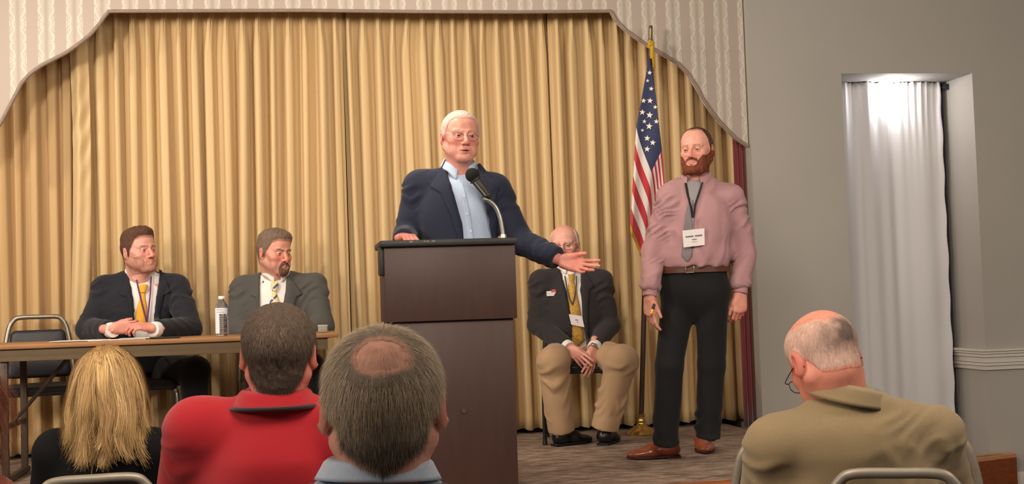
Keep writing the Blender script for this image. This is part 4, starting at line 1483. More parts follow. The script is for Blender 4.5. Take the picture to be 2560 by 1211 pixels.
hL = hand_field(J['wrL'], nrm(-u + 0.10 * n - 0.02 * r), nrm(-n * 0.75 + 0.55 * r), nrm(r * 0.75 + n * 0.5), 0.20, (0.30, 0.42, 0.48, 0.52), 0.02, (0.42, 0.15))
hR = hand_field(J['wrR'], nrm(-u + 0.10 * n - 0.02 * r), nrm(-n * 0.75 - 0.55 * r), nrm(-r * 0.75 + n * 0.5), 0.20, (0.55, 0.65, 0.7, 0.75), 0.02, (0.30, 0.25))
body(p, H, [hL, hR], J, yw, 1.0)
eyes(p, H.M, H.T, H.s, hp, (-0.1, 0.05))
RH = [(0, 0.112), (25, 0.114), (42, 0.108), (56, 0.075), (66, 0.030), (76, -0.020), (88, -0.028), (96, 0.022), (112, 0.0), (128, -0.050), (150, -0.072), (180, -0.076)]
short_hair(H, p, RH, 0.006, (84, 54, 42), seed=5, soft=0.020)
facial_hair(H, p, beard_mask(H.V, hp), 0.006 + 0.014 * sstep(-0.075, -0.112, H.V[:, 2]) * sstep(-0.02, -0.06, H.V[:, 1]), (122, 64, 44), 6)
M_mauve = cloth('mauve_dress_shirt', (176, 134, 138), 0.7, 0.15, 700, 0.10, 0.04)
f = Field()
torso(f, J, yw, 1.0, wide=1.02, waist=0.98, chest=0.125, belly=0.135, hem=None, pad=0.055, slope=0.050)
f.ball(J['hip'] + u * 0.190 + n * 0.012, (0.205, 0.138, 0.078), 0.05, R=np.array([r, n, u]))
f.box(J['hip'] - u * 0.10, (0.3, 0.3, 0.228), 0.0, 0.01, R=np.array([r, n, u]), mode='s')
sleeves(f, J, 1.0, 0.064, 0.058, 0.047, short=0.84)
for s_ in 'LR':                                        # cloth bunched above the cuff
    q = J['el' + s_] + (J['wr' + s_] - J['el' + s_]) * 0.74
    f.ball(q, (0.054, 0.052, 0.038), 0.02)
rp = []
for s_, sd in (('L', 11), ('R', 17)):
    rp += [(J['sh' + s_], J['el' + s_], 0.020, 7, 0.085, sd), (J['el' + s_], J['wr' + s_], 0.024, 8, 0.068, sd + 1)]
sh, bs_ = garment('shirt', f, 0.0075, M_mauve, p, 21, 0.011, 9.5, ripples=rp, stretch=(1, 1, 0.75), fine=0.011)
for s_ in 'LR':
    cuff('shirt_cuff', J, s_, 1.0, 0.0385, M_mauve, p, 0.80, 1.0)
collar('shirt_collar', J['neck'] + n * 0.012 + u * 0.030, yw, 0.073, 0.071, 0.044, 0.022, 0.034, 0.038, 0.010, 0.42, M_mauve, p, tilt=0.20, point=0.022, open_=0.06)
M_grey_tie = cloth('grey_tie', (126, 118, 122), 0.7, 0.2)
ribbon('undershirt', [(1713, 452), (1717, 470), (1722, 492), (1732, 512)], [(1757, 450), (1752, 470), (1744, 492), (1736, 512)], [bs_], cloth('grey_undershirt', (142, 136, 140)), p, 12, 6, 0.004, 0.002)
ribbon('tie', [(1722, 500), (1713, 540), (1708, 580), (1704, 630), (1703, 641), (1718, 655)], [(1733, 500), (1730, 540), (1731, 580), (1731, 630), (1731, 640), (1720, 655)], [bs_], M_grey_tie, p, 30, 6, 0.006, 0.004, 0.003)
M_blk = cloth('black_lanyard', (30, 30, 36))
cord('lanyard', [(1714, 458), (1720, 490), (1727, 515), (1732, 545)], [bs_], 0.0065, M_blk, p, off=0.010, flat=0.3)
cord('lanyard', [(1756, 456), (1747, 485), (1738, 512), (1733, 545)], [bs_], 0.0065, M_blk, p, off=0.010, flat=0.3)
h = cast(1734, 585, [bs_])
Db = (EYE + nrm(ray(1734, 585)) * h[1] - EYE) @ _fw - 0.022
MB().tube([W(1733, 545, Db), W(1733, 556, Db)], 0.006, 10).tube([W(1733, 552, Db), W(1733, 572, Db)], 0.004, 8).build('badge_clip', mat('clip_steel', (150, 150, 156), 0.3, 0.8), p)
badge('name_badge', [(1706, 577), (1761, 571), (1762, 613), (1709, 619)], Db - 0.004, mat('badge_card', (232, 222, 224), 0.6, noise=(90, 0.02)), p,
      [(0.12, 0.48, 0.40, 0.045), (0.55, 0.88, 0.40, 0.045), (0.40, 0.62, 0.60, 0.030), (0.40, 0.64, 0.74, 0.012)])
M_black_tr = cloth('black_trousers', (25, 24, 27), 0.8, 0.08)
f = trousers(J, yw, 1.0, 0.178, 0.094, 0.072, 0.066, 0.120)
f.cone(J['hip'] + u * 0.02, J['hip'] + u * 0.115, 0.176, 0.172, 0.03, flat='b', squash=(n, 0.70))
tr, bt_ = garment('trousers', f, 0.009, M_black_tr, p, 8, 0.005, 6.5, stretch=(1, 1, 0.5), ripples=[(J['knL'], J['anL'], 0.014, 4, 0.08, 3, 0.6, 0.55, 1.0), (J['knR'], J['anR'], 0.014, 4, 0.08, 4, 0.6, 0.55, 1.0)])
th = np.linspace(0, 2 * np.pi, 72, endpoint=False)
bc = J['hip'] + u * 0.114
ringb = [bc + r * 0.180 * math.cos(a) + n * 0.130 * math.sin(a) for a in th]
mb = MB()
Pb = np.array(ringb)
nb_ = np.array([r * math.cos(a) + n * math.sin(a) for a in th])
mb.tube(ringb, 0.019, 10, closed=True, flat=1.0, up=(0, 0, 1))
bel = MB()
V = np.concatenate([Pb + u * -0.018, Pb + u * 0.018, Pb + nb_ * 0.006 + u * 0.018, Pb + nb_ * 0.006 - u * 0.018])
m_ = len(Pb)
bel.add(V, [[a * m_ + i, a * m_ + (i + 1) % m_, ((a + 1) % 4) * m_ + (i + 1) % m_, ((a + 1) % 4) * m_ + i] for a in range(4) for i in range(m_)])
blt = bel.build('belt', M_belt, p)
bk = bc + n * 0.138
mk = MB()
for a, b in ((-0.021, 0), (0.021, 0)):
    mk.box(bk + r * a, (0.006, 0.006, 0.040), 0.001, np.array([r, n, u]).T)
for a in (-0.018, 0.018):
    mk.box(bk + u * a, (0.046, 0.006, 0.005), 0.001, np.array([r, n, u]).T)
mk.build('buckle', mat('dull_buckle', (120, 104, 88), 0.35, 0.8), blt)
M_tan = mat('tan_brown_leather', (140, 68, 44), 0.28, noise=(25, 0.18), coat=0.3, bump=(200, 0.1))
M_sole = mat('dark_shoe_sole', (58, 34, 26), 0.6, noise=(40, 0.1))
M_lace = mat('brown_lace', (84, 46, 34), 0.7, noise=(100, 0.1))
a_ = onZ(1700, 1145, ST); b_ = onZ(1566, 1150, ST)
shoe(p, a_, b_, 0.105, M_tan, M_sole, M_lace)
a_ = onZ(1757, 1122, ST) ; b_ = onZ(1784, 1168, ST)
dd_ = nrm(b_ - a_)
shoe(p, a_ - dd_ * 0.02, a_ + dd_ * 0.28, 0.108, M_tan, M_sole, M_lace)

# ------------------------------------------------------------------ young man seated at the table (yellow tie)
D = 7.72
yw = facecam(350) + 0.06
r, n, u = frame(yw)
J = dict(neck=W(350, 690, D), shL=W(264, 722, D), shR=W(440, 718, D), elL=W(222, 826, D - 0.16), elR=W(474, 822, D - 0.16),
         wrL=W(282, 826, D - 0.46), wrR=W(384, 824, D - 0.46), hip=W(350, 960, D + 0.03))
zs_ = ST + 0.47
J['hip'][2] = ST + 0.56
J['knL'] = J['hip'] + n * 0.40 - r * 0.16 - u * 0.03; J['knR'] = J['hip'] + n * 0.30 + r * 0.30 - u * 0.03
J['anL'] = J['knL'] - u * 0.43 - n * 0.02; J['anR'] = J['knR'] - u * 0.43 - n * 0.06 - r * 0.02
base = J['hip'].copy(); base[2] = ST
p = person('seated young man in dark suit and yellow tie, hands clasped on the table', tuple(base))
P3root, P3hip, P3yaw = p, J['hip'].copy(), yw
hp = dict(w=1.02, jaw=1.10, nose=1.05, skin=(218, 158, 142), flush=(202, 118, 108), squint=0.8, brow=(96, 66, 50), brow_amt=0.75, neck=0.066, redness=0.6, stubble=((140, 88, 66), 0.45))
H = Head(W(348, 631, D - 0.06), facecam(350) + 0.62, -0.08, -0.06, 1.09, hp, 0.0021, J['neck'] - u * 0.07)
hR_ = hand_field(J['wrR'] + u * 0.012, nrm(-r * 0.9 + n * 0.25 + u * 0.10), nrm(-u * 0.5 - n * 0.25 - r * 0.1), nrm(u + 0.3 * n), 0.185, ((0.2, 0.9, 0.8), (0.25, 0.9, 0.8), (0.3, 0.9, 0.8), (0.35, 0.9, 0.8)), 0.03, (0.3, 0.4), 0.05)
hL_ = hand_field(J['wrL'] + u * 0.010, nrm(r * 0.92 + n * 0.12 + u * 0.04), nrm(-n * 1.0 + u * 0.1), nrm(u + 0.1 * n), 0.185, ((0.35, 0.8, 0.7), (0.4, 0.8, 0.7), (0.45, 0.8, 0.7), (0.5, 0.8, 0.7)), 0.03, (0.3, 0.4), 0.05)
body(p, H, [hL_, hR_], J, yw, 1.05)
eyes(p, H.M, H.T, H.s, hp, (0.25, -0.08))
def quiff(V):
    return 0.016 * sstep(0.055, 0.10, V[:, 2]) + 0.010 * sstep(0.07, 0.10, V[:, 2]) * sstep(0.0, -0.06, V[:, 1])
short_hair(H, p, FULL, 0.007, (92, 64, 50), seed=7, soft=0.014, top=quiff, sides=(74, 54, 44))
facial_hair(H, p, beard_mask(H.V, hp) * 0.8, 0.0035, (150, 100, 78), 8, 0.5)
M_dark = cloth('black_navy_suit', (33, 34, 42), 0.85, 0.12)
f = Field()
torso(f, J, yw, 1.06, wide=1.0, waist=0.95, belly=0.135, hem=0.02, pad=0.054, slope=0.052)
sleeves(f, J, 1.06, 0.068, 0.066, 0.050)
Vp = [(318, 676), (402, 668), (396, 720), (388, 770), (384, 850), (336, 850), (335, 780), (330, 720)]
f.wedge(Vp, D, n, (J['shL'] + J['shR']) / 2, 0.0)
jk, bj = garment('suit_jacket', f, 0.0085, M_dark, p, 31, 0.0045, 7.0, ripples=[(J['shL'], J['elL'], 0.014, 4, 0.09, 3), (J['shR'], J['elR'], 0.014, 4, 0.09, 5), (J['elL'], J['wrL'], 0.005, 4, 0.07, 8), (J['elR'], J['wrR'], 0.005, 4, 0.07, 9)], fine=0.0035)
f = Field()
torso(f, J, yw, 1.06, -0.014, wide=1.0, waist=0.95, belly=0.135, hem=0.0, slope=0.050)
f.cone(J['neck'] - u * 0.05, J['neck'] + u * 0.030, 0.090, 0.069, 0.02, flat='b')
sh, bs_ = garment('shirt', f, 0.009, M_shirt_white, p, 34, 0.003, 9.0)
for s_ in 'LR':
    cuff('shirt_cuff', J, s_, 1.06, 0.042, M_shirt_white, p, 0.80, 1.02)
collar('shirt_collar', J['neck'] + n * 0.014 + u * 0.028, yw, 0.076, 0.072, 0.046, 0.020, 0.034, 0.036, 0.010, 0.22, M_shirt_white, p, tilt=0.22, point=0.026)
M_ytie = cloth('yellow_tie', (226, 166, 52), 0.5, 0.3)
ribbon('tie', [(348, 716), (346, 732), (352, 738), (342, 770), (334, 822)], [(370, 712), (366, 730), (362, 736), (367, 770), (368, 822)], [bs_], M_ytie, p, 30, 6, 0.008, 0.004, 0.006)
MB().tube(smooth_path([EYE + nrm(ray(x, y)) * (cast(x, y, [bs_])[1] - 0.016) for x, y in ((358, 712), (358, 720), (357, 732))], 8), [0.022, 0.024, 0.026, 0.026, 0.024, 0.021, 0.018, 0.014], 14, flat=0.6, up=tuple(n)).build('tie_knot', M_ytie, p)
M_purple = cloth('purple_lanyard', (104, 48, 96))
cord('lanyard', [(341, 700), (350, 740), (358, 772), (367, 805)], [bs_], 0.0045, M_purple, p, off=0.019, flat=0.35)
cord('lanyard', [(378, 692), (376, 730), (372, 772), (368, 805)], [bs_], 0.0045, M_purple, p, off=0.019, flat=0.35)
ribbon('lapel', [(322, 684), (310, 712), (300, 738), (318, 744), (326, 780), (334, 850)], [(325, 680), (330, 720), (334, 750), (335, 770), (336, 800), (340, 850)], [bj], M_dark, p, 40, 8, 0.008, 0.003, 0.004)
ribbon('lapel', [(398, 674), (394, 712), (392, 745), (388, 770), (386, 800), (382, 850)], [(404, 676), (416, 704), (426, 730), (410, 738), (400, 780), (390, 850)], [bj], M_dark, p, 40, 8, 0.008, 0.003, 0.004)
collar('jacket_collar', J['neck'] + n * 0.002 - u * 0.014, yw, 0.088, 0.084, 0.048, 0.0, 0.034, 0.030, 0.014, 0.95, M_dark, p, tilt=0.28)
f = trousers(J, yw, 1.05, 0.17, 0.095, 0.080, 0.065)
garment('trousers', f, 0.011, cloth('black_suit_trousers', (24, 23, 25)), p, 36, 0.005, 7)
for s_ in 'LR':
    a_ = J['an' + s_].copy(); a_[2] = ST
    shoe(p, a_ - n * 0.07, a_ + n * 0.22, 0.098, mat('black_leather'), mat('black_rubber'))

# ------------------------------------------------------------------ goateed man seated at the table (grey suit)
D = 7.84
yw = facecam(690) + 0.10
r, n, u = frame(yw)
J = dict(neck=W(690, 694, D), shL=W(608, 722, D), shR=W(786, 716, D), elL=W(592, 826, D - 0.12), elR=W(806, 818, D - 0.12),
         wrL=W(664, 838, D - 0.30), wrR=W(734, 836, D - 0.26), hip=W(690, 960, D + 0.03))
J['hip'][2] = ST + 0.56
J['knL'] = J['hip'] + n * 0.34 - r * 0.13 - u * 0.03; J['knR'] = J['hip'] + n * 0.40 + r * 0.16 - u * 0.03
J['anL'] = J['knL'] - u * 0.43 - n * 0.04; J['anR'] = J['knR'] - u * 0.43
base = J['hip'].copy(); base[2] = ST
p = person('seated man with grey goatee in charcoal grey suit, looking aside', tuple(base))
P4hip, P4yaw = J['hip'].copy(), yw
hp = dict(w=1.03, jaw=1.14, nose=1.10, cheek=1.08, skin=(218, 154, 136), flush=(206, 116, 100), squint=1.6, brow=(84, 66, 56), brow_amt=0.85, frown=1.0, neck=0.064, redness=0.8, chinfat=1.2, stubble=((128, 96, 80), 0.35))
H = Head(W(686, 634, D - 0.04), facecam(690) + 0.66, 0.08, 0.02, 1.09, hp, 0.0021, J['neck'] - u * 0.07)
hL_ = hand_field(J['wrL'], nrm(r + 0.1 * n), -u, nrm(n), 0.185, (0.3, 0.35, 0.4, 0.45), 0.03, (0.3, 0.4), 0.05)
hR_ = hand_field(J['wrR'] + u * 0.02, nrm(-r + 0.2 * n), -u, nrm(n), 0.185, (0.3, 0.35, 0.4, 0.45), 0.03, (0.3, 0.4), 0.05)
body(p, H, [hL_, hR_], J, yw, 1.05)
eyes(p, H.M, H.T, H.s, hp, (0.2, 0.15))
def parting(V):
    return 0.014 * sstep(0.05, 0.095, V[:, 2]) + 0.006 * sstep(0.05, 0.09, V[:, 2]) * sstep(-0.01, 0.05, V[:, 0])
short_hair(H, p, FULL, 0.008, (122, 104, 88), seed=9, soft=0.014, top=parting, sides=(104, 94, 86))
facial_hair(H, p, goatee_mask(H.V, hp), 0.008, (112, 86, 70), 10)
M_grey = cloth('charcoal_grey_suit', (78, 76, 74), 0.85, 0.12)
f = Field()
torso(f, J, yw, 1.06, wide=1.0, waist=0.95, belly=0.14, hem=0.02, pad=0.054, slope=0.052)
sleeves(f, J, 1.06, 0.068, 0.066, 0.052)
Vp = [(650, 680), (716, 690), (712, 730), (704, 780), (700, 860), (652, 860), (650, 780), (650, 720)]
f.wedge(Vp, D, n, (J['shL'] + J['shR']) / 2, 0.0)
jk, bj = garment('suit_jacket', f, 0.0085, M_grey, p, 41, 0.0045, 7.0, ripples=[(J['shL'], J['elL'], 0.014, 4, 0.09, 3), (J['shR'], J['elR'], 0.014, 4, 0.09, 5)], fine=0.0035)
f = Field()
torso(f, J, yw, 1.06, -0.014, wide=1.0, waist=0.95, belly=0.14, hem=0.0, slope=0.050)
f.cone(J['neck'] - u * 0.05, J['neck'] + u * 0.030, 0.090, 0.069, 0.02, flat='b')
sh, bs_ = garment('shirt', f, 0.009, M_shirt_white, p, 44, 0.003, 9.0)
collar('shirt_collar', J['neck'] + n * 0.014 + u * 0.028, yw, 0.075, 0.072, 0.046, 0.020, 0.034, 0.036, 0.010, 0.22, M_shirt_white, p, tilt=0.22, point=0.026)
def plaid():
    m = mat('plaid_tie', (210, 186, 110), 0.6, sheen=0.2)
    nt = m.node_tree
    tc = nt.nodes.new('ShaderNodeTexCoord')
    def band(rotz, sc):
        mp = nt.nodes.new('ShaderNodeMapping')
        mp.inputs['Rotation'].default_value = (0, rotz, 0)
        nt.links.new(tc.outputs['Object'], mp.inputs['Vector'])
        sp = nt.nodes.new('ShaderNodeSeparateXYZ')
        nt.links.new(mp.outputs['Vector'], sp.inputs[0])
        return node_math(nt, 'FRACT', node_math(nt, 'MULTIPLY', sp.outputs['Z'], sc))
    a = node_math(nt, 'LESS_THAN', band(0.75, 22), 0.28)
    b = node_math(nt, 'LESS_THAN', band(-0.75, 22), 0.20)
    c = node_mix(nt, a, lin((222, 202, 140)), lin((62, 80, 132)))
    c = node_mix(nt, node_math(nt, 'MULTIPLY', b, 0.6), c, lin((226, 220, 206)))
    nt.links.new(c, nt.nodes['Principled BSDF'].inputs['Base Color'])
    return m
M_plaid = plaid()
ribbon('tie', [(678, 712), (681, 728), (680, 736), (673, 760), (664, 830)], [(696, 712), (692, 728), (692, 736), (700, 760), (702, 830)], [bs_], M_plaid, p, 30, 6, 0.008, 0.004, 0.006)
MB().tube(smooth_path([EYE + nrm(ray(x, y)) * (cast(x, y, [bs_])[1] - 0.016) for x, y in ((687, 706), (687, 716), (687, 728))], 8), [0.020, 0.022, 0.024, 0.024, 0.022, 0.019, 0.016, 0.013], 14, flat=0.6, up=tuple(n)).build('tie_knot', M_plaid, p)
ribbon('lapel', [(652, 690), (640, 712), (626, 738), (640, 744), (644, 780), (652, 850)], [(655, 686), (656, 720), (655, 750), (654, 770), (655, 800), (658, 850)], [bj], M_grey, p, 40, 8, 0.008, 0.003, 0.004)
ribbon('lapel', [(714, 694), (712, 722), (708, 750), (706, 775), (704, 800), (698, 850)], [(722, 690), (742, 716), (756, 736), (742, 742), (730, 780), (712, 850)], [bj], M_grey, p, 40, 8, 0.008, 0.003, 0.004)
collar('jacket_collar', J['neck'] + n * 0.002 - u * 0.014, yw, 0.087, 0.084, 0.048, 0.0, 0.034, 0.030, 0.014, 0.95, M_grey, p, tilt=0.28)
f = trousers(J, yw, 1.05, 0.17, 0.095, 0.080, 0.065)
garment('trousers', f, 0.011, cloth('black_suit_trousers'), p, 46, 0.005, 7)
for s_ in 'LR':
    a_ = J['an' + s_].copy(); a_[2] = ST
    shoe(p, a_ - n * 0.07, a_ + n * 0.22, 0.098, mat('black_leather'), mat('black_rubber'))

# ------------------------------------------------------------------ elderly man seated behind the speaker's arm
D = 8.10
yw = facecam(1430) - 0.02
r, n, u = frame(yw)
J = dict(neck=W(1424, 676, D), shL=W(1352, 706, D), shR=W(1502, 704, D), elL=W(1346, 812, D - 0.02), elR=W(1524, 814, D - 0.02),
         wrL=W(1424, 872, D - 0.30), wrR=W(1484, 872, D - 0.30), hip=W(1440, 900, D))
J['hip'] = W(1440, 900, D); J['hip'][2] = ST + 0.55
J['knL'] = W(1384, 905, D - 0.46); J['knR'] = W(1554, 905, D - 0.46)
J['anL'] = W(1404, 1078, D - 0.38); J['anR'] = W(1512, 1072, D - 0.40)
base = J['hip'].copy(); base[2] = ST
p = person('elderly bald man in dark blazer and khaki trousers seated behind the lectern', tuple(base))
P5hip, P5yaw = J['hip'].copy(), yw
hp = dict(w=1.04, jaw=1.10, nose=1.15, skin=(226, 170, 154), flush=(210, 126, 114), squint=1.0, brow=(190, 160, 150), brow_amt=0.4, neck=0.058, redness=0.6)
H = Head(W(1412, 614, D - 0.03), facecam(1412) - 0.16, 0.05, 0.0, 1.06, hp, 0.0021, J['neck'] - u * 0.07)
def hnd(w, to, side): return None
hL_ = hand_field(J['wrL'], nrm(W(1462, 905, D - 0.42) - J['wrL']), nrm(-u * 0.6 + 0.5 * r - 0.4 * n), nrm(r + u * 0.4), 0.195, (0.25, 0.3, 0.35, 0.4), 0.10, (0.25, 0.3))
hR_ = hand_field(J['wrR'], nrm(W(1476, 925, D - 0.38) - J['wrR']), nrm(-r * 0.5 - n * 0.6), nrm(-r + u * 0.4), 0.195, (0.15, 0.2, 0.2, 0.25), 0.12, (0.3, 0.3))
body(p, H, [hL_, hR_], J, yw, 1.0)
eyes(p, H.M, H.T, H.s, hp, (-0.05, 0.0))
glasses(p, H.M, H.T, H.s, (150, 132, 122))
BALD = (0, -0.02, 0.10, 0.070, 0.105, 0.075)
short_hair(H, p, [(0, 0.2), (50, 0.2), (60, 0.045), (72, 0.0), (86, -0.02), (96, 0.022), (112, 0.0), (128, -0.05), (180, -0.07)], 0.006, (214, 198, 186), BALD, seed=12, rough=0.35)
M_char = cloth('dark_charcoal_blazer', (50, 46, 48), 0.85, 0.12)
f = Field()
torso(f, J, yw, 1.0, wide=1.02, waist=0.98, belly=0.14, hem=0.0, pad=0.060, slope=0.048)
sleeves(f, J, 1.0, 0.070, 0.064, 0.050)
Vp = [(1400, 668), (1452, 668), (1452, 730), (1456, 790), (1470, 880), (1432, 880), (1428, 800), (1416, 730)]
f.wedge(Vp, D, n, (J['shL'] + J['shR']) / 2, 0.0)
jk, bj = garment('blazer', f, 0.0085, M_char, p, 51, 0.0045, 7.0, ripples=[(J['shL'], J['elL'], 0.014, 4, 0.09, 3), (J['shR'], J['elR'], 0.014, 4, 0.09, 5)], fine=0.0035)
f = Field()
torso(f, J, yw, 1.0, -0.014, wide=1.02, waist=0.98, belly=0.14, hem=0.0, slope=0.048)
f.cone(J['neck'] - u * 0.05, J['neck'] + u * 0.030, 0.090, 0.069, 0.02, flat='b')
sh, bs_ = garment('shirt', f, 0.009, M_shirt_white, p, 54, 0.003, 9.0)
for s_ in 'LR':
    cuff('shirt_cuff', J, s_, 1.0, 0.044, M_shirt_white, p, 0.80, 1.0)
collar('shirt_collar', J['neck'] + n * 0.014 + u * 0.028, yw, 0.070, 0.068, 0.046, 0.022, 0.034, 0.036, 0.010, 0.22, M_shirt_white, p, tilt=0.2, point=0.024)
M_gtie = mat('gold_patterned_tie', (190, 144, 62), 0.6, noise=(110, 0.45), sheen=0.2, bump=(300, 0.1))
ribbon('tie', [(1420, 686), (1423, 705), (1420, 712), (1420, 770), (1424, 858), (1434, 872)], [(1437, 686), (1435, 705), (1438, 712), (1450, 770), (1462, 852), (1440, 872)], [bs_], M_gtie, p, 34, 6, 0.008, 0.004, 0.006)
cord('lanyard', [(1441, 690), (1441, 715), (1436, 745), (1431, 763)], [bs_], 0.0045, cloth('olive_lanyard', (84, 78, 62)), p, off=0.019, flat=0.35)
cord('lanyard', [(1412, 690), (1418, 725), (1424, 748), (1431, 763)], [bs_], 0.0045, cloth('olive_lanyard', (84, 78, 62)), p, off=0.019, flat=0.35)
h = cast(1438, 800, [bs_])
Db = h[1] * nrm(ray(1438, 800)) @ _fw - 0.022
badge('name_badge', [(1422, 786), (1455, 791), (1461, 819), (1428, 812)], Db, mat('badge_card'), p, [(0.40, 0.62, 0.47, 0.05), (0.44, 0.66, 0.68, 0.02)])
h = cast(1380, 733, [bj])
Db = h[1] * nrm(ray(1380, 733)) @ _fw - 0.010
badge('lapel_badge', [(1366, 729), (1390, 727), (1393, 740), (1367, 741)], Db, mat('badge_card'), p)
pr = badge('badge_stripe', [(1379, 724), (1389, 724), (1391, 730), (1378, 731)], Db - 0.003, mat('badge_red', (196, 92, 88), 0.6, noise=(60, 0.1)), p)
ribbon('lapel', [(1404, 680), (1390, 702), (1380, 722), (1392, 726), (1404, 770), (1428, 840)], [(1408, 676), (1414, 714), (1420, 745), (1422, 760), (1428, 800), (1436, 850)], [bj], M_char, p, 40, 8, 0.008, 0.003, 0.004)
ribbon('lapel', [(1450, 680), (1453, 712), (1454, 740), (1456, 765), (1458, 800), (1466, 860)], [(1456, 676), (1474, 698), (1486, 716), (1474, 724), (1470, 780), (1472, 860)], [bj], M_char, p, 40, 8, 0.008, 0.003, 0.004)
collar('jacket_collar', J['neck'] + n * 0.002 - u * 0.014, yw, 0.083, 0.080, 0.048, 0.0, 0.034, 0.030, 0.014, 0.95, M_char, p, tilt=0.25)
M_khaki = cloth('khaki_chinos', (178, 146, 114), 0.85, 0.15)
f = trousers(J, yw, 1.0, 0.175, 0.100, 0.090, 0.082)
f.ball(J['knL'] + n * 0.0 + u * 0.005, 0.088, 0.03); f.ball(J['knR'] + u * 0.005, 0.088, 0.03)
garment('trousers', f, 0.0085, M_khaki, p, 56, 0.007, 7, stretch=(1, 1, 0.6), ripples=[(J['knL'], J['anL'], 0.014, 4, 0.10, 3), (J['knR'], J['anR'], 0.014, 4, 0.10, 4), (J['hip'] - r * 0.08, J['knL'], 0.012, 4, 0.10, 14), (J['hip'] + r * 0.08, J['knR'], 0.012, 4, 0.10, 15)])
for s_, t_ in (('L', (1432, 1112)), ('R', (1520, 1110))):
    a_ = J['an' + s_].copy(); a_[2] = ST
    q = onZ(*t_, ST)
    d_ = nrm(np.array([q[0] - a_[0], q[1] - a_[1], 0]))
    shoe(p, a_ - d_ * 0.06, a_ + d_ * 0.23, 0.105, mat('black_leather'), mat('black_rubber'))
wp = J['wrR'] + nrm(J['wrR'] - J['elR']) * -0.005
ax_ = nrm(J['wrR'] - J['elR'])
wt = nrm(np.array([0, 0, 1.0]) * 0.6 + n * 0.8)
wt = nrm(wt - (wt @ ax_) * ax_)
W_ = MB()
wl = MB().lathe([(0.001, 0.028), (0.016, 0.028), (0.0185, 0.031), (0.0185, 0.037), (0.016, 0.039), (0.001, 0.039)], wp + ax_ * 0.012, 28, wt).build('wristwatch', mat('watch_steel', (190, 188, 186), 0.25, 0.8), p)
b2 = np.cross(ax_, wt)
MB().tube([wp + ax_ * 0.012 + (wt * math.cos(t) + b2 * math.sin(t)) * 0.031 for t in np.linspace(0, 2 * np.pi, 32, endpoint=False)], 0.007, 8, closed=True, flat=0.35, up=None).build('watch_band', mat('watch_steel'), wl)
# ================================================================== FURNITURE
M_wood_top = mat('table_oak_edge', (156, 112, 72), 0.5, noise=(7, 0.18, (1, 8, 8)))
M_apron = mat('table_apron_paint', (106, 88, 64), 0.6, noise=(12, 0.1))
M_legs = mat('table_leg_steel', (76, 64, 54), 0.45, 0.3, noise=(20, 0.1))
TZ = ST + 0.74
tL, tR = onZ(-160, 868, TZ), onZ(849, 829, TZ)
yF = 7.10
tx0, tx1 = onY(-170, 860, yF)[0], onY(846, 835, yF)[0]
yB = yF + 0.60
tb = empty('folding_table', ((tx0 + tx1) / 2, (yF + yB) / 2, ST), 'long wooden topped folding table in front of the two seated men', 'table')
MB().box(((tx0 + tx1) / 2, (yF + yB) / 2, TZ - 0.013), (tx1 - tx0, yB - yF, 0.026), 0.006).build('table_top', M_wood_top, tb)
MB().box(((tx0 + tx1) / 2 - 0.01, yF + 0.035, TZ - 0.058), (tx1 - tx0 - 0.10, 0.022, 0.066), 0.003).build('apron', M_apron, tb)
MB().box(((tx0 + tx1) / 2 - 0.01, yB - 0.035, TZ - 0.058), (tx1 - tx0 - 0.10, 0.022, 0.066), 0.003).build('apron', M_apron, tb)
for lx, sg in ((onY(12, 1000, yF + 0.06)[0], 1), (tx1 - 0.22, -1)):
    for y in (yF + 0.06, yB - 0.06):
        MB().box((lx, y, (ST + 0.015 + TZ - 0.03) / 2), (0.036, 0.03, TZ - 0.03 - ST - 0.015), 0.005).build('leg', M_legs, tb)
    MB().box((lx, (yF + yB) / 2, ST + 0.022), (0.04, yB - yF, 0.03), 0.006).build('foot_bar', M_legs, tb)
    MB().box((lx, (yF + yB) / 2, ST + 0.30), (0.026, yB - yF - 0.12, 0.026), 0.004).build('cross_bar', M_legs, tb)
    a = np.array([lx, (yF + yB) / 2, ST + 0.32]); b = np.array([lx + sg * 0.33, (yF + yB) / 2, TZ - 0.04])
    MB().tube([a, b], 0.018, 8, flat=0.6).build('diagonal_brace', M_legs, tb)

# things on the table
p0_ = onZ(205, 850, TZ); p1_ = onZ(415, 842, TZ)
pp = empty('paper_sheets', tuple((p0_ + p1_) / 2), 'white papers lying on the table under clasped hands', 'paper')
for k, (xx, yy, rz, w_, h_) in enumerate(((0.0, 0.05, 0.05, 0.30, 0.216), (-0.20, 0.06, -0.06, 0.28, 0.216), (0.12, 0.045, 0.02, 0.22, 0.14))):
    MB().box((p0_[0] + 0.26 + xx, yF + 0.05 + 0.11 + yy * 0.6, TZ + 0.0022 + k * 0.0022), (w_, h_, 0.002), 0, Rz_(rz)).build('sheet', mat('white_paper', (226, 218, 212), 0.8, noise=(40, 0.03)), pp, False)
q = onZ(450, 838, TZ)
ph = empty('phone', (q[0], yF + 0.10, TZ), 'black smartphone lying flat on the table by the papers', 'phone')
MB().box((q[0], yF + 0.10, TZ + 0.006), (0.16, 0.078, 0.010), 0.004, Rz_(0.03)).build('phone_body', mat('black_phone_shell', (20, 20, 24), 0.35, noise=(50, 0.05)), ph)
MB().box((q[0], yF + 0.10, TZ + 0.0112), (0.150, 0.070, 0.0008), 0, Rz_(0.03)).build('phone_screen', mat('phone_glass', (8, 8, 10), 0.08), ph, False)
yb_ = yF + 0.12
q = onY(556, 838, yb_)
bt = empty('water_bottle', (q[0], yb_, TZ), 'clear plastic water bottle with white label on the table', 'bottle')
bc = (q[0], yb_, TZ)
kb = (onY(556, 741, yb_)[2] - TZ) / 0.222
bk_ = 1.10
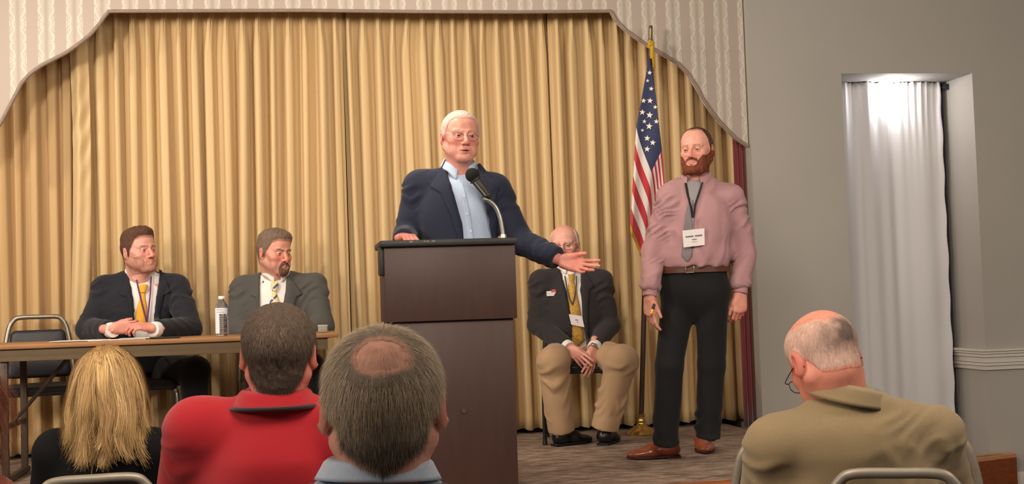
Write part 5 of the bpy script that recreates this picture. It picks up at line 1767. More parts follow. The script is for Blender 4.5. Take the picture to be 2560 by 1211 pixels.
prof = [(0.001, 0.004), (0.020, 0.0), (0.0305, 0.004), (0.0325, 0.012)]
for z in np.linspace(0.02, 0.118, 15):
    prof.append((0.0315 + 0.0011 * math.cos(z * 520), z))
prof += [(0.0325, 0.122), (0.0325, 0.158), (0.0318, 0.163), (0.028, 0.176), (0.020, 0.190), (0.0135, 0.199), (0.0125, 0.203), (0.0125, 0.206)]
prof = [(r_ * bk_, z * kb) for r_, z in prof]
MB().lathe(prof, bc, 40).build('bottle_body', mat('clear_plastic', (244, 246, 248), 0.06, trans=0.94, ior=1.2), bt)
wat = [(max(r_ - 0.0012, 0.0005), z) for r_, z in prof if z < 0.16 * kb]
wat[0] = (0.0005, 0.006)
MB().lathe(wat + [(0.0005, wat[-1][1])], bc, 40).build('water', mat('water', (250, 252, 255), 0.02, trans=1.0, ior=1.33), bt)
MB().lathe([(0.0005, 0.206 * kb), (0.0155 * bk_, 0.206 * kb), (0.0160 * bk_, 0.209 * kb), (0.0160 * bk_, 0.220 * kb), (0.0145 * bk_, 0.2225 * kb), (0.0005, 0.2225 * kb)], bc, 32).build('cap', mat('white_cap', (236, 232, 234), 0.4, noise=(60, 0.02)), bt)
lm = MB()
n_ = 40
def band(mb, a0, a1, z0, z1, rr, nn=28):
    A = np.linspace(a0, a1, nn)
    V = np.concatenate([[(bc[0] + rr * math.sin(a), bc[1] - rr * math.cos(a), TZ + z) for a in A] for z in (z0, z1)])
    mb.add(V, [[i, i + 1, nn + i + 1, nn + i] for i in range(nn - 1)])
rl = 0.0334 * bk_
band(lm, -1.9, 1.0, 0.124 * kb, 0.157 * kb, rl)
band(lm, -1.9, -0.35, 0.018 * kb, 0.124 * kb, rl, 16)
lab = lm.build('label', mat('bottle_label_white', (226, 226, 232), 0.4, noise=(200, 0.05)), bt)
l2 = MB(); band(l2, 1.0, 2.2, 0.124 * kb, 0.157 * kb, rl, 16)
l2.build('label_panel', mat('bottle_label_blue', (92, 136, 190), 0.4, noise=(200, 0.1)), bt)
l3 = MB()
for z0, a0, a1 in ((0.1475, -0.75, 0.10), (0.134, -0.75, 0.35)):
    band(l3, a0, a1, (z0 - 0.0018) * kb, (z0 + 0.0018) * kb, rl + 0.0004, 14)
for i in range(7):
    band(l3, -0.30, 0.55 + 0.2 * math.sin(i * 2.3), (0.110 - 0.011 * i) * kb, (0.1125 - 0.011 * i) * kb, rl + 0.0004, 12)
l3.build('label_print', mat('label_grey_print', (146, 150, 170), 0.6, noise=(500, 0.3)), lab)
q = onY(807, 826, yF + 0.14)
sb = empty('small_box', (q[0], yF + 0.14, TZ), 'small grey box at the right end of the table', 'box')
MB().box((q[0], yF + 0.14, TZ + 0.022), (0.052, 0.06, 0.038), 0.004).build('box_body', mat('grey_box', (150, 142, 134), 0.6, noise=(40, 0.06)), sb)
MB().box((q[0], yF + 0.14, TZ + 0.038), (0.055, 0.063, 0.012), 0.003).build('box_lid', mat('grey_box_lid', (168, 160, 150), 0.6, noise=(40, 0.06)), sb)

# ------------------------------------------------------------------ lectern, microphone
yl = 5.90
lx0, lx1 = onY(962, 690, yl)[0], onY(1290, 690, yl)[0]
lbx1 = onY(1284, 810, yl + 0.02)[0]
zt_l = onY(1120, 611, yl)[2]
zm = onY(1120, 802, yl)[2]
lw = lx1 - lx0
M_lect = mat('dark_walnut_laminate', (66, 45, 40), 0.5, noise=(6, 0.10, (6, 6, 1)))
M_ledge = mat('lectern_black_edge', (40, 38, 38), 0.5, noise=(20, 0.15))
lec = empty('lectern', ((lx0 + lx1) / 2, yl + 0.2, ST), 'tall dark brown wooden lectern at the stage front with black edged top', 'lectern')
dl = 0.36
MB().box(((lx0 + lx1) / 2, yl + dl / 2, (zm + zt_l) / 2), (lw, dl, zt_l - zm), 0.004).build('upper_cabinet', M_lect, lec)
MB().box(((lx0 + 0.012 + lbx1) / 2, yl + 0.02 + dl / 2 - 0.02, (ST + 0.02 + zm) / 2), (lbx1 - lx0 - 0.012, dl - 0.05, zm - ST - 0.02), 0.004).build('lower_cabinet', M_lect, lec)
MB().box(((lx0 + lbx1) / 2, yl + dl / 2, ST + 0.012), (lbx1 - lx0 - 0.03, dl - 0.06, 0.024), 0.004).build('plinth', M_ledge, lec)
tp0 = onY(949, 612, yl - 0.01)[0]; tp1 = onY(1293, 606, yl - 0.01)[0]
MB().box(((tp0 + tp1) / 2, yl + dl / 2 - 0.005, zt_l + 0.008), (tp1 - tp0, dl + 0.04, 0.030), 0.007).build('top_board', M_ledge, lec)
MB().box((tp0 + 0.012, yl + 0.10, zt_l - 0.068), (0.022, 0.16, 0.135), 0.008).build('bumper_strip', M_ledge, lec)
chips = MB()
for cx_, cw in ((1028, 9), (1062, 5), (1084, 7), (1062 + 8, 4)):
    c = onY(cx_, 611, yl - 0.026)
    chips.box((c[0], yl - 0.0255, zt_l + 0.015), (cw * 0.0019, 0.001, 0.008), 0)
ch = chips.build('worn_chips', mat('bare_chipped_wood', (132, 112, 98), 0.8, noise=(80, 0.2)), lec, False)
ch['kind'] = 'stuff'
c = onY(1160, 1028, yl + 0.019)
sm_ = MB().lathe([(0.0005, 0), (0.012, 0.0003), (0.0005, 0.0006)], (c[0], yl + 0.0192, c[2]), 24, (0, -1, 0)).build('scuff_mark', mat('pale_scuff', (74, 54, 50), 0.8, noise=(60, 0.25)), lec, False)

Dm = yl + 0.22
mic = empty('microphone', tuple(onY(1256, 600, Dm)), 'dark ball-head microphone on a silver gooseneck at the lectern', 'microphone')
MB().tube(smooth_path([onY(1259, 602, Dm), onY(1256, 575, Dm), onY(1250, 545, Dm), onY(1239, 518, Dm), onY(1222, 502, Dm), onY(1208, 498, Dm)], 40), 0.0105, 14).build('gooseneck', mat('satin_nickel', (176, 172, 164), 0.28, 0.85, noise=(300, 0.15, (1, 1, 8))), mic)
MB().lathe([(0.024, -0.004), (0.024, 0.004), (0.017, 0.008), (0.014, 0.026), (0.0105, 0.028)], (*onY(1259, 606, Dm)[:2], zt_l + 0.026), 24).build('mount_flange', mat('satin_nickel'), mic)
a = onY(1221, 492, Dm); b = onY(1187, 447, Dm)
hd = onY(1181, 438, Dm) 
ax = nrm(b - a); L = np.linalg.norm(b - a)
MB().lathe([(0.0005, 0.0), (0.018, 0.0), (0.0205, 0.006), (0.022, L * 0.5), (0.025, L * 0.95), (0.024, L)], a, 28, ax).build('mic_body', mat('mic_dark_olive', (58, 58, 50), 0.45, 0.3, noise=(30, 0.1)), mic)
sd = np.cross(ax, [0, -1.0, 0]); sd = nrm(sd)
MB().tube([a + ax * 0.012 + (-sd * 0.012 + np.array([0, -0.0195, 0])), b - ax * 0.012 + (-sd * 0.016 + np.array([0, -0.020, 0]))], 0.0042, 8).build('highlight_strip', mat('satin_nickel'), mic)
f = Field()
f.ball(hd, 0.035, 0.0, R=None)
V, Q = f.mesh(0.004)
mesh_obj('mic_grille', V, Q, mat('black_foam_grille', (26, 26, 26), 0.85, bump=(350, 1.0)), mic)
MB().lathe([(0.0255, -0.004), (0.031, 0.0), (0.031, 0.005), (0.0255, 0.008)], b - ax * 0.008, 28, ax).build('grille_collar', mat('mic_dark_olive'), mic)
MB().lathe([(0.0005, -0.012), (0.0125, -0.012), (0.015, 0.0), (0.0165, 0.012), (0.0005, 0.012)], a + ax * 0.0, 20, ax).build('mic_clip', mat('black_phone_shell'), mic)

# ------------------------------------------------------------------ stacking chairs
M_chrome = mat('grey_chair_tube', (150, 142, 132), 0.32, 0.75, noise=(40, 0.08))
M_dullframe = mat('dull_brown_grey_tube', (142, 133, 121), 0.45, 0.4, noise=(40, 0.1))
M_vinyl = mat('black_vinyl', (52, 50, 56), 0.38, bump=(160, 0.25), noise=(20, 0.08))
M_vinyl_edge = mat('black_vinyl_welt', (24, 23, 26), 0.5, bump=(200, 0.2))
def rounded_trap(w0, w1, z0, z1, rad, n=8):
    """outline of a trapezoid pad with round corners (x, z)"""
    c = [(-w0, z0), (w0, z0), (w1, z1), (-w1, z1)]
    out = []
    for i in range(4):
        p, q, s_ = np.array(c[i - 1]), np.array(c[i]), np.array(c[(i + 1) % 4])
        d0, d1 = nrm(p - q), nrm(s_ - q)
        a, b = q + d0 * rad, q + d1 * rad
        for t in np.linspace(0, 1, n):
            out.append((1 - t) ** 2 * a + 2 * t * (1 - t) * q + t * t * b)
    return np.array(out)
def pad(outline, lay, thick, puff, crown=0.6):
    """cushion: rings of the outline shrinking towards the middle, domed on both faces; lay maps (a, b, h) to space"""
    V, F = [], []
    c = outline.mean(0)
    rings = [(1.0, 0.0), (0.985, 0.5), (0.94, 0.86), (0.86, 1.0), (0.6, 1.0 + crown * 0.6), (0.3, 1.0 + crown * 0.9), (0.02, 1.0 + crown)]
    m = len(outline)
    top = []
    for s_, h in rings:
        q = c + (outline - c) * s_
        top.append([lay(x, y, thick * 0.5 * min(h, 1.0) + puff * max(h - 1.0, 0)) for x, y in q])
    bot_ = []
    for s_, h in rings[1:]:
        q = c + (outline - c) * s_
        bot_.append([lay(x, y, -thick * 0.5 * min(h, 1.0) - 0.3 * puff * max(h - 1.0, 0)) for x, y in q])
    allr = bot_[::-1] + top
    V = np.array([p for r_ in allr for p in r_])
    for i in range(len(allr) - 1):
        for j in range(m):
            F.append([i * m + j, i * m + (j + 1) % m, (i + 1) * m + (j + 1) % m, (i + 1) * m + j])
    return V, F
def make_chair(label, frame_m, group=None, name='banquet_chair', top=0.88):
    root = empty(name, (0, 0, 0), label, 'chair', group)
    k = top
    for sx in (-1, 1):
        MB().tube(smooth_path([(sx * 0.20, -0.205, 0.0), (sx * 0.20, -0.195, 0.25), (sx * 0.195, -0.185, 0.40), (sx * 0.185, -0.16, 0.425)], 20), 0.012, 10).build('front_leg', frame_m, root)
        MB().tube(smooth_path([(sx * 0.205, 0.245, 0.0), (sx * 0.205, 0.215, 0.22), (sx * 0.205, 0.195, 0.44)], 16), 0.012, 10).build('rear_leg', frame_m, root)
        MB().lathe([(0.013, 0), (0.015, 0.002), (0.015, 0.022), (0.0125, 0.026)], (sx * 0.20, -0.205, 0.0), 12).build('foot_cap', M_vinyl_edge, root)
        MB().lathe([(0.013, 0), (0.015, 0.002), (0.015, 0.022), (0.0125, 0.026)], (sx * 0.205, 0.245, 0.0), 12).build('foot_cap', M_vinyl_edge, root)
        MB().box((sx * 0.188, 0.0, 0.418), (0.022, 0.40, 0.022), 0.004).build('side_rail', frame_m, root)
    yb = lambda z: 0.195 + (z - 0.44) * 0.11
    hoop = [(-0.205, yb(0.44), 0.44), (-0.200, yb(0.56), 0.56), (-0.186, yb(0.70), 0.70), (-0.165, yb(k - 0.07), k - 0.07), (-0.140, yb(k - 0.022), k - 0.022), (-0.105, yb(k - 0.002), k - 0.002), (0, yb(k), k)]
    hoop = hoop + [(-x, y, z) for x, y, z in hoop[:-1][::-1]]
    MB().tube(smooth_path(hoop, 80), 0.0145, 12).build('back_hoop', frame_m, root)
    ol = rounded_trap(0.182, 0.150, 0.52, k - 0.085, 0.03)
    V, F = pad(ol, lambda x, z, h: (x, yb(z) + 0.002 - h, z), 0.040, 0.010)
    mesh_obj('backrest', V, F, M_vinyl, root)
    wl_ = [(x, yb(z) + 0.002, z) for x, z in ol]
    MB().tube(wl_, 0.0065, 6, closed=True).build('backrest_welt', M_vinyl_edge, root)
    for sx in (-1, 1):
        MB().box((sx * 0.172, yb(0.66) + 0.004, 0.66), (0.040, 0.014, 0.028), 0.003).build('back_bracket', frame_m, root)
    ol = rounded_trap(0.205, 0.190, -0.225, 0.185, 0.05)
    V, F = pad(ol, lambda x, y, h: (x, y, 0.455 + h), 0.060, 0.014)
    mesh_obj('seat', V, F, M_vinyl, root)
    MB().tube([(x, y, 0.455) for x, y in ol], 0.007, 6, closed=True).build('seat_welt', M_vinyl_edge, root)
    return root
def copy_tree(o, parent=None):
    c = o.copy()
    col.objects.link(c)
    c.parent = parent
    for ch in list(o.children):
        copy_tree(ch, c)
    return c
def place(root, x, y, z, rz):
    root.location = (x, y, z)
    root.rotation_euler = (0, 0, rz)
    return root
GS, GH = 'black vinyl chairs on the stage', 'audience stacking chairs'
c_stage = make_chair('empty chrome framed black vinyl chair behind the table', M_chrome, GS)
cq = W(102, 1090, 7.66)
place(c_stage, onY(108, 900, 7.98)[0], 7.90, ST, facecam(102) + 0.05)
def chair_for(hip, yaw, label, src, group, z, back=0.02):
    c = copy_tree(src)
    r_, n_, u_ = frame(yaw)
    c['label'] = label
    c['group'] = group
    q = hip + n_ * back
    return place(c, q[0], q[1], z, yaw)
chair_for(P3hip, P3yaw, 'black vinyl chair under the young man in yellow tie', c_stage, GS, ST, 0.06)
chair_for(P4hip, P4yaw, 'black vinyl chair under the goateed man', c_stage, GS, ST, 0.06)
c_black = make_chair('black vinyl chair under the elderly man in khakis', mat('black_chair_tube', (34, 32, 32), 0.4, 0.3, noise=(40, 0.1)), GS)
c_black.location = (0, 0, 0)
chair_for(P5hip, P5yaw, 'black framed vinyl chair under the elderly man in khakis', c_black, GS, ST, 0.10)
for o_ in [c for c in c_black.children] + [c_black]:
    bpy.data.objects.remove(o_)

# ------------------------------------------------------------------ flag on its staff
fb = onZ(1604, 1087, ST)
Df = (fb - EYE) @ _fw
top = W(1626, 100, Df)
flag = empty('flag_stand', tuple(fb), 'american flag hanging in folds on a dark staff with brass base', 'flag')
M_brass = mat('polished_brass', (200, 164, 92), 0.22, 0.9, noise=(30, 0.06))
MB().lathe([(0.0005, 0.0), (0.094, 0.0), (0.098, 0.006), (0.090, 0.018), (0.062, 0.040), (0.036, 0.058), (0.026, 0.068), (0.024, 0.080), (0.027, 0.086), (0.024, 0.092), (0.024, 0.125), (0.027, 0.130), (0.0005, 0.131)], fb, 40).build('brass_base', M_brass, flag)
MB().tube([fb + (0, 0, 0.08), fb + (top - fb) * 0.5, top], 0.0165, 14).build('staff', mat('dark_walnut_staff', (58, 40, 32), 0.4, noise=(8, 0.2, (6, 6, 1))), flag)
up_ = nrm(top - fb)
MB().lathe([(0.016, -0.02), (0.018, 0.0), (0.013, 0.006), (0.0125, 0.07), (0.0135, 0.085), (0.009, 0.092), (0.0005, 0.094)], top, 20, up_).build('finial', mat('dull_brass_ferrule', (120, 106, 78), 0.35, 0.7, noise=(30, 0.1)), flag)
M_fringe = mat('gold_fringe', (222, 176, 48), 0.7, bump=(600, 0.6, (6, 6, 1)))
kn = MB()
T0 = W(1626, 112, Df - 0.03)
kn.tube(smooth_path([T0 + (-0.012, 0, 0.02), T0 + (0.0, -0.014, 0.0), T0 + (0.014, -0.006, 0.014), T0 + (0.006, -0.012, -0.035), T0 + (0.004, -0.008, -0.09)], 30), 0.012, 8)
kn.tube(smooth_path([T0 + (0.01, 0, 0.018), T0 + (-0.004, -0.018, 0.004), T0 + (-0.014, -0.006, -0.012), T0 + (0.008, -0.012, -0.04), T0 + (0.016, -0.006, -0.15)], 30), 0.009, 8)
kn.build('tied_cord', M_fringe, flag)
# cloth: u along the fly, v down the hoist; it slides down the leaning staff and gathers in folds
UH = 0.17
def flag_px(u_, v_):
    g = np.stack([np.array([[1623, 136], [1641, 240], [1655, 376], [1664, 520], [1670, 640], [1674, 700]]),
                  np.array([[1592, 317], [1607, 372], [1625, 431], [1640, 540], [1650, 650], [1656, 712]]),
                  np.array([[1579, 558], [1588, 592], [1600, 642], [1610, 700], [1622, 740], [1630, 764]])]).astype(float)
    uu = np.where(u_ > 0.4, u_, np.where(u_ > UH, (u_ - UH) / (0.4 - UH) * 0.4, (UH - u_) * 0.9))      # the first part of the cloth is folded back behind
    uu = np.clip(uu, 0, 1) * 5
    i = np.minimum(uu.astype(int), 4); fu = uu - i
    rows = [g[k, i] * (1 - fu)[..., None] + g[k, i + 1] * fu[..., None] for k in range(3)]
    v2 = v_[..., None]
    a, b, c = rows
    vm = 0.49 / 0.91
    t0 = np.clip(v2 / vm, 0, 1); t1 = np.clip((v2 - vm) / (1 - vm), 0, 1)
    return np.where(v2 < vm, a * (1 - t0) + b * t0, b * (1 - t1) + c * t1)
def flag_pt(u_, v_, lift=0.0):
    q = flag_px(u_, v_)
    fold = 0.040 * np.sin(u_ * 13.0 + 1.6 * v_) + 0.018 * np.sin(u_ * 27 - 2 * v_ + 1)
    dep = Df - 0.10 + fold * (0.25 + 0.75 * v_) + 0.05 * u_ - lift + 0.10 * np.maximum(UH - u_, 0)
    wob = 5.0 * np.sin(u_ * 13.0 + 1.6 * v_ + 1.2) * (0.3 + v_) * np.sin(np.pi * np.clip(u_, 0, 1))
    d = _fw + (q[..., 0] + wob - 1280)[..., None] / F_PX * _rt - (q[..., 1] - 605.5)[..., None] / F_PX * _up
    return EYE + d * dep[..., None]
nu_, nv_ = 110, 92
U, Vv = np.meshgrid(np.linspace(0, 1, nu_), np.linspace(0, 1, nv_), indexing='ij')
P = flag_pt(U, Vv)
V, F = thicken(P, np.broadcast_to(-_fw, P.shape), 0.002)
red, wht, blu = np.array(lin((186, 42, 54))), np.array(lin((222, 210, 206))), np.array(lin((38, 46, 84)))
fo = mesh_obj('flag_cloth', V, F, None or mat('flag_nylon', (255, 255, 255), 0.6, sheen=0.2, bump=(500, 0.1)), flag)
uvl = fo.data.uv_layers.new(name='flag_uv')
li = np.zeros(len(fo.data.loops), dtype=np.int32); fo.data.loops.foreach_get('vertex_index', li)
uvv = np.tile(np.stack([U.ravel(), Vv.ravel()], 1), (2, 1))[li]
uvl.data.foreach_set('uv', uvv.astype(np.float32).ravel())
def flag_nodes():
    m = mat('flag_nylon'); nt = m.node_tree
    uv = nt.nodes.new('ShaderNodeUVMap'); uv.uv_map = 'flag_uv'
    sp = nt.nodes.new('ShaderNodeSeparateXYZ')
    nt.links.new(uv.outputs['UV'], sp.inputs[0])
    u_, v_ = sp.outputs['X'], sp.outputs['Y']
    k = node_math(nt, 'MODULO', node_math(nt, 'FLOOR', node_math(nt, 'MULTIPLY', v_, 12.999)), 2.0)
    c = node_mix(nt, k, tuple(red), tuple(wht))
    can = node_math(nt, 'MULTIPLY', node_math(nt, 'LESS_THAN', u_, 0.40), node_math(nt, 'LESS_THAN', v_, 7 / 13))
    c = node_mix(nt, can, c, tuple(blu))
    nt.links.new(c, nt.nodes['Principled BSDF'].inputs['Base Color'])
flag_nodes()
M_star = mat('white_star_embroidery', (236, 228, 220), 0.7, bump=(900, 0.2))
ang = np.linspace(0, 2 * np.pi, 10, endpoint=False)
gu, gv = np.meshgrid(np.linspace(0, 1, 260), np.linspace(0, 1, 200), indexing='ij')
gP = flag_pt(gu, gv, 0.004)
gx, gy, gd = project(gP.reshape(-1, 3))
for sx_, sy_, sr_ in ((1624, 182, 6.5), (1628, 222, 6.5), (1619, 202, 5), (1609, 252, 7), (1625, 252, 8), (1638, 268, 6), (1606, 281, 8), (1624, 288, 9), (1641, 304, 7), (1611, 304, 6), (1623, 316, 9), (1606, 326, 5), (1618, 346, 8), (1632, 357, 8), (1618, 373, 8)):
    rr = np.where(np.arange(10) % 2 == 0, sr_, sr_ * 0.42)
    qx = np.concatenate([[sx_], sx_ + rr * np.sin(ang + 0.12)]); qy = np.concatenate([[sy_], sy_ - rr * np.cos(ang + 0.12)])
    dep = []
    for x_, y_ in zip(qx, qy):
        d2 = (gx - x_) ** 2 + (gy - y_) ** 2
        near = d2 < d2.min() + 3.0
        dep.append(gd[near].min())
    P0 = np.array([W(x_, y_, d_ - 0.003) for x_, y_, d_ in zip(qx, qy, dep)])
    P1 = np.array([W(x_, y_, d_ + 0.002) for x_, y_, d_ in zip(qx, qy, dep)])
    V = np.concatenate([P0, P1])
    F = [[0, 1 + i, 1 + (i + 1) % 10] for i in range(10)] + [[1 + i, 12 + i, 12 + (i + 1) % 10, 1 + (i + 1) % 10] for i in range(10)]
    mesh_obj('star', V, F, M_star, fo, False)
# gold fringe along the foot and the fly edge
t = np.linspace(0, 1, 120)
A = flag_pt(t, np.ones_like(t)); 
B = A + np.array([0, 0, -1.0]) * 0.040 + _rt * -0.004 + 0.003 * np.sin(t * 300)[:, None] * _rt
P = np.stack([A, (A + B) / 2, B], 1)
V, F = thicken(P, np.broadcast_to(-_fw, P.shape), 0.004)
mesh_obj('fringe', V, F, M_fringe, fo)

# the little yellow thing in the standing man's hand
q = W(1628, 774, 6.66)
mk_ = empty('yellow_marker', tuple(q), "small yellow and black marker held in the standing man's hand", 'pen')
a, b = W(1628, 786, 6.63), W(1636, 760, 6.645)
ax = nrm(b - a); L = np.linalg.norm(b - a)
MB().lathe([(0.0005, 0), (0.0065, 0.001), (0.0075, 0.006), (0.0075, L * 0.45), (0.0005, L * 0.45)], a, 18, ax).build('marker_barrel', mat('yellow_plastic', (228, 182, 44), 0.4, noise=(60, 0.05)), mk_)
MB().lathe([(0.0005, L * 0.45), (0.0070, L * 0.45), (0.0070, L * 0.98), (0.0005, L)], a, 18, ax).build('marker_cap', mat('black_phone_shell'), mk_)
# ================================================================== THE AUDIENCE (seen from behind)
def collar_line(c, yaw, tilt, roll, rad, z_back, z_side, a0, a1, n_=48):
    """points round the back of a collar"""
    M = rot((0, 0, 1), yaw) @ rot((1, 0, 0), tilt) @ rot((0, 1, 0), roll)
    a = np.linspace(a0, a1, n_)
    L = np.stack([rad * np.sin(a), rad * np.cos(a), z_back * np.cos(a) + z_side * (1 - np.cos(a))], 1)
    return L @ M.T + np.asarray(c)
def nrm_rows(A):
    return A / (np.linalg.norm(A, axis=1)[:, None] + 1e-9)
def away(px, turn=0.0):
    return math.pi - (azim(px) + turn)
def seat_joints(D, neck, shL, shR, hip, elL, elR, yaw, k=1.0):
    r, n, u = frame(yaw)
    # for a figure seen from behind, the viewer's left is the figure's own left (+r side of its frame)
    J = dict(neck=W(*neck, D), shR=W(*shL, D), shL=W(*shR, D), hip=W(*hip, D + 0.05), elR=W(*elL, D + 0.10), elL=W(*elR, D + 0.10))
    J['hip'][2] = 0.56
    for s, sx in (('L', -1), ('R', 1)):
        J['wr' + s] = J['hip'] + n * 0.34 + r * sx * 0.10 + u * 0.13
        J['kn' + s] = J['hip'] + n * 0.44 * k + r * sx * 0.13
        J['an' + s] = J['kn' + s] - u * 0.47 + n * 0.02
    return J
def lower(p, J, yaw, tr_m, k=1.0):
    r, n, u = frame(yaw)
    f = trousers(J, yaw, k, 0.17, 0.092, 0.074, 0.06)
    garment('trousers', f, 0.014, tr_m, p, 3, 0.004, 7)
    for s in 'LR':
        a_ = J['an' + s].copy(); a_[2] = 0.0
        shoe(p, a_ - n * 0.07, a_ + n * 0.21, 0.096, mat('black_leather'), mat('black_rubber'))
def rest_hands(J, yaw, k=1.0):
    r, n, u = frame(yaw)
    return [hand_field(J['wr' + s] - u * 0.0, nrm(n * 0.8 - r * sx * 0.3 - u * 0.35), nrm(-u), nrm(-r * sx), 0.18 * k, (0.15, 0.2, 0.25, 0.3), 0.06, (0.4, 0.3)) for s, sx in (('L', -1), ('R', 1))]
M_jeans = cloth('dark_blue_jeans', (44, 50, 66), 0.9)
c_hall = make_chair('dull metal framed black stacking chair behind the blond woman', M_dullframe, GH)

# ------------------------------------------------------------------ near man, grey hair round a bald crown
D = 2.10
yw = away(960, 0.02)
r, n, u = frame(yw)
J = seat_joints(D, (945, 1238), (738, 1372), (1140, 1385), (955, 1900), (700, 1600), (1215, 1600), yw)
base = J['hip'].copy(); base[2] = 0
p = person('man nearest the camera with thinning grey hair and pale blue collar', tuple(base))
hp = dict(stub=False, w=1.10, jaw=1.05, skin=(224, 164, 142), flush=(206, 126, 110), neck=0.062, redness=0.7, ear=1.0)
H = Head(W(958, 1022, D - 0.01), yw, 0.06, 0.0, 1.08, hp, 0.0030, J['neck'] - u * 0.05)
body(p, H, rest_hands(J, yw), J, yw)
NL8 = [(0, 0.09), (30, 0.085), (50, 0.045), (66, 0.010), (78, -0.025), (88, -0.020), (96, 0.022), (112, -0.005), (126, -0.050), (150, -0.066), (172, -0.080), (180, -0.092)]
BALD8 = (-0.002, 0.086, 0.076, 0.052, 0.052, 0.036)
GREY = np.array(lin((182, 160, 136))); DGREY = np.array(lin((72, 62, 54))); LGREY = np.array(lin((226, 206, 180)))
short_hair(H, p, NL8, 0.006, (138, 122, 106), BALD8, seed=31, rough=0.2, vary=0.25)
def comb(V, N, whorl, down=1.0, out=0.0):
    """hair direction on the scalp: away from the whorl, turning downwards"""
    d = V - whorl
    d = d - (d * N).sum(1)[:, None] * N
    d /= np.linalg.norm(d, axis=1)[:, None] + 1e-9
    g = np.array([0, 0, -1.0]) - (np.array([0, 0, -1.0]) * N).sum(1)[:, None] * N
    v = d * (1 - 0.5 * down) + g * down
    return v / (np.linalg.norm(v, axis=1)[:, None] + 1e-9)
def head_strands(H, p, line, bald, n, length, rad, colour_fn, whorl, bend, seed, grav=0.02, wob=0.2, thin=0.0, lift=0.004, down=0.8, seg=7):
    m = hair_mask(H.V, line, bald)
    if thin:
        m = np.maximum(m, thin * hair_mask(H.V, line, None))
    idx, P = sample(H.V, H.Q, np.clip(m, 0, 1) ** 0.8, n, seed)
    N = H.N[idx]
    Dr = comb(P, N, np.asarray(whorl), down)
    rr = np.random.default_rng(seed + 1)
    L = length * rr.uniform(0.6, 1.25, n) * (0.55 + 0.45 * m[idx])
    C = colour_fn(P, rr)
    Pw = H.world(P + N * lift * (m[idx] ** 0.5)[:, None])
    return strands(Pw, N @ H.M.T, Dr @ H.M.T, L, rad * rr.uniform(0.7, 1.3, n), C, bend, p, 'hair_strands', seg, seed, grav, wob=wob)
def col8(P, rr):
    z = P[:, 2]
    dk = 0.9 * sstep(0.010, -0.055, z) * sstep(0.0, 0.05, P[:, 1])
    w = np.clip(dk + rr.normal(0, 0.22, len(P)), 0, 1)[:, None]
    l = np.clip(rr.normal(0.35, 0.35, len(P)), 0, 1)[:, None] * (1 - w)
    return (GREY * (1 - l) + LGREY * l) * (1 - w) + DGREY * w
head_strands(H, p, NL8, BALD8, 24000, 0.024, 0.00030, col8, (0, 0.075, 0.09), (0.32, 0.9, 0.14), 33, 0.06, 0.14, thin=0.06, down=0.65)
M_pale = cloth('pale_blue_shirt', (188, 200, 220), 0.8, 0.1)
f = Field()
torso(f, J, yw, 1.05, wide=1.0, waist=0.95, belly=0.14, hem=0.06, pad=0.062, slope=0.052)
sleeves(f, J, 1.05, 0.070, 0.062, 0.050)
f.cone(J['neck'] - u * 0.11, J['neck'] + u * 0.022, 0.115, 0.096, 0.03, flat='b')
garment('shirt', f, 0.009, M_pale, p, 61, 0.004, 7)
nk = W(946, 1193, D)
f = Field()
f.cone(nk - u * 0.08, nk + u * 0.012, 0.098, 0.077, 0.02, flat='b')
garment('shirt_neckband', f, 0.008, M_pale, p, 62, 0.001, 9)
collar('shirt_collar', nk + u * 0.004, yw, 0.083, 0.083, 0.036, 0.020, 0.030, 0.04, 0.018, 0.25, M_pale, p, tilt=-0.05, roll=-0.04, point=0.03, thick=0.003)
MB().tube(collar_line(nk + u * 0.004, yw, -0.05, -0.04, 0.1085, -0.006, -0.022, -1.7, 1.7), 0.0085, 10).build('lanyard', cloth('black_lanyard', (30, 30, 36)), p)
lower(p, J, yw, M_jeans)
chN = copy_tree(c_hall); chN['label'] = 'black stacking chair of the grey-haired man nearest the camera'
q = J['hip'] - n * 0.08; place(chN, q[0], q[1], 0, yw)

# ------------------------------------------------------------------ man in the red polo shirt
D = 3.30
yw = away(692, 0.10)
r, n, u = frame(yw)
J = seat_joints(D, (688, 1030), (497, 1082), (878, 1082), (690, 1600), (440, 1330), (930, 1330), yw)
base = J['hip'].copy(); base[2] = 0
p = person('man in red polo shirt with dark hair and black neck cord', tuple(base))
hp = dict(stub=False, w=1.06, jaw=1.05, skin=(204, 130, 112), flush=(186, 98, 86), neck=0.062, redness=0.7)
H = Head(W(697, 888, D), yw, 0.05, -0.02, 1.06, hp, 0.0030, J['neck'] - u * 0.05)
body(p, H, rest_hands(J, yw), J, yw)
NL7 = [(0, 0.09), (30, 0.085), (50, 0.045), (66, 0.010), (78, -0.030), (88, -0.028), (96, 0.022), (112, -0.005), (126, -0.055), (150, -0.082), (180, -0.088)]
BALD7 = (0.004, 0.088, 0.070, 0.024, 0.030, 0.022)
short_hair(H, p, NL7, 0.008, (74, 60, 50), None, seed=41, rough=0.4, vary=0.3)
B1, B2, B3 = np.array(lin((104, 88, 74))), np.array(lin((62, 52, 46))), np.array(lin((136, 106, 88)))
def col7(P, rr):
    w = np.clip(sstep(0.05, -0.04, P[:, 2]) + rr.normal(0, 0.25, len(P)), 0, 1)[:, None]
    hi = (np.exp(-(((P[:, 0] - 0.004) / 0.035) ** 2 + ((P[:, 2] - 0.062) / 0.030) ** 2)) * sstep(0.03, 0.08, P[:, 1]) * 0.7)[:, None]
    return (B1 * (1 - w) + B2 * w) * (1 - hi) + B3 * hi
head_strands(H, p, NL7, None, 22000, 0.024, 0.00034, col7, (0.0, 0.075, 0.085), (0.22, 0.95, 0.14), 43, 0.07, 0.10, down=0.7)
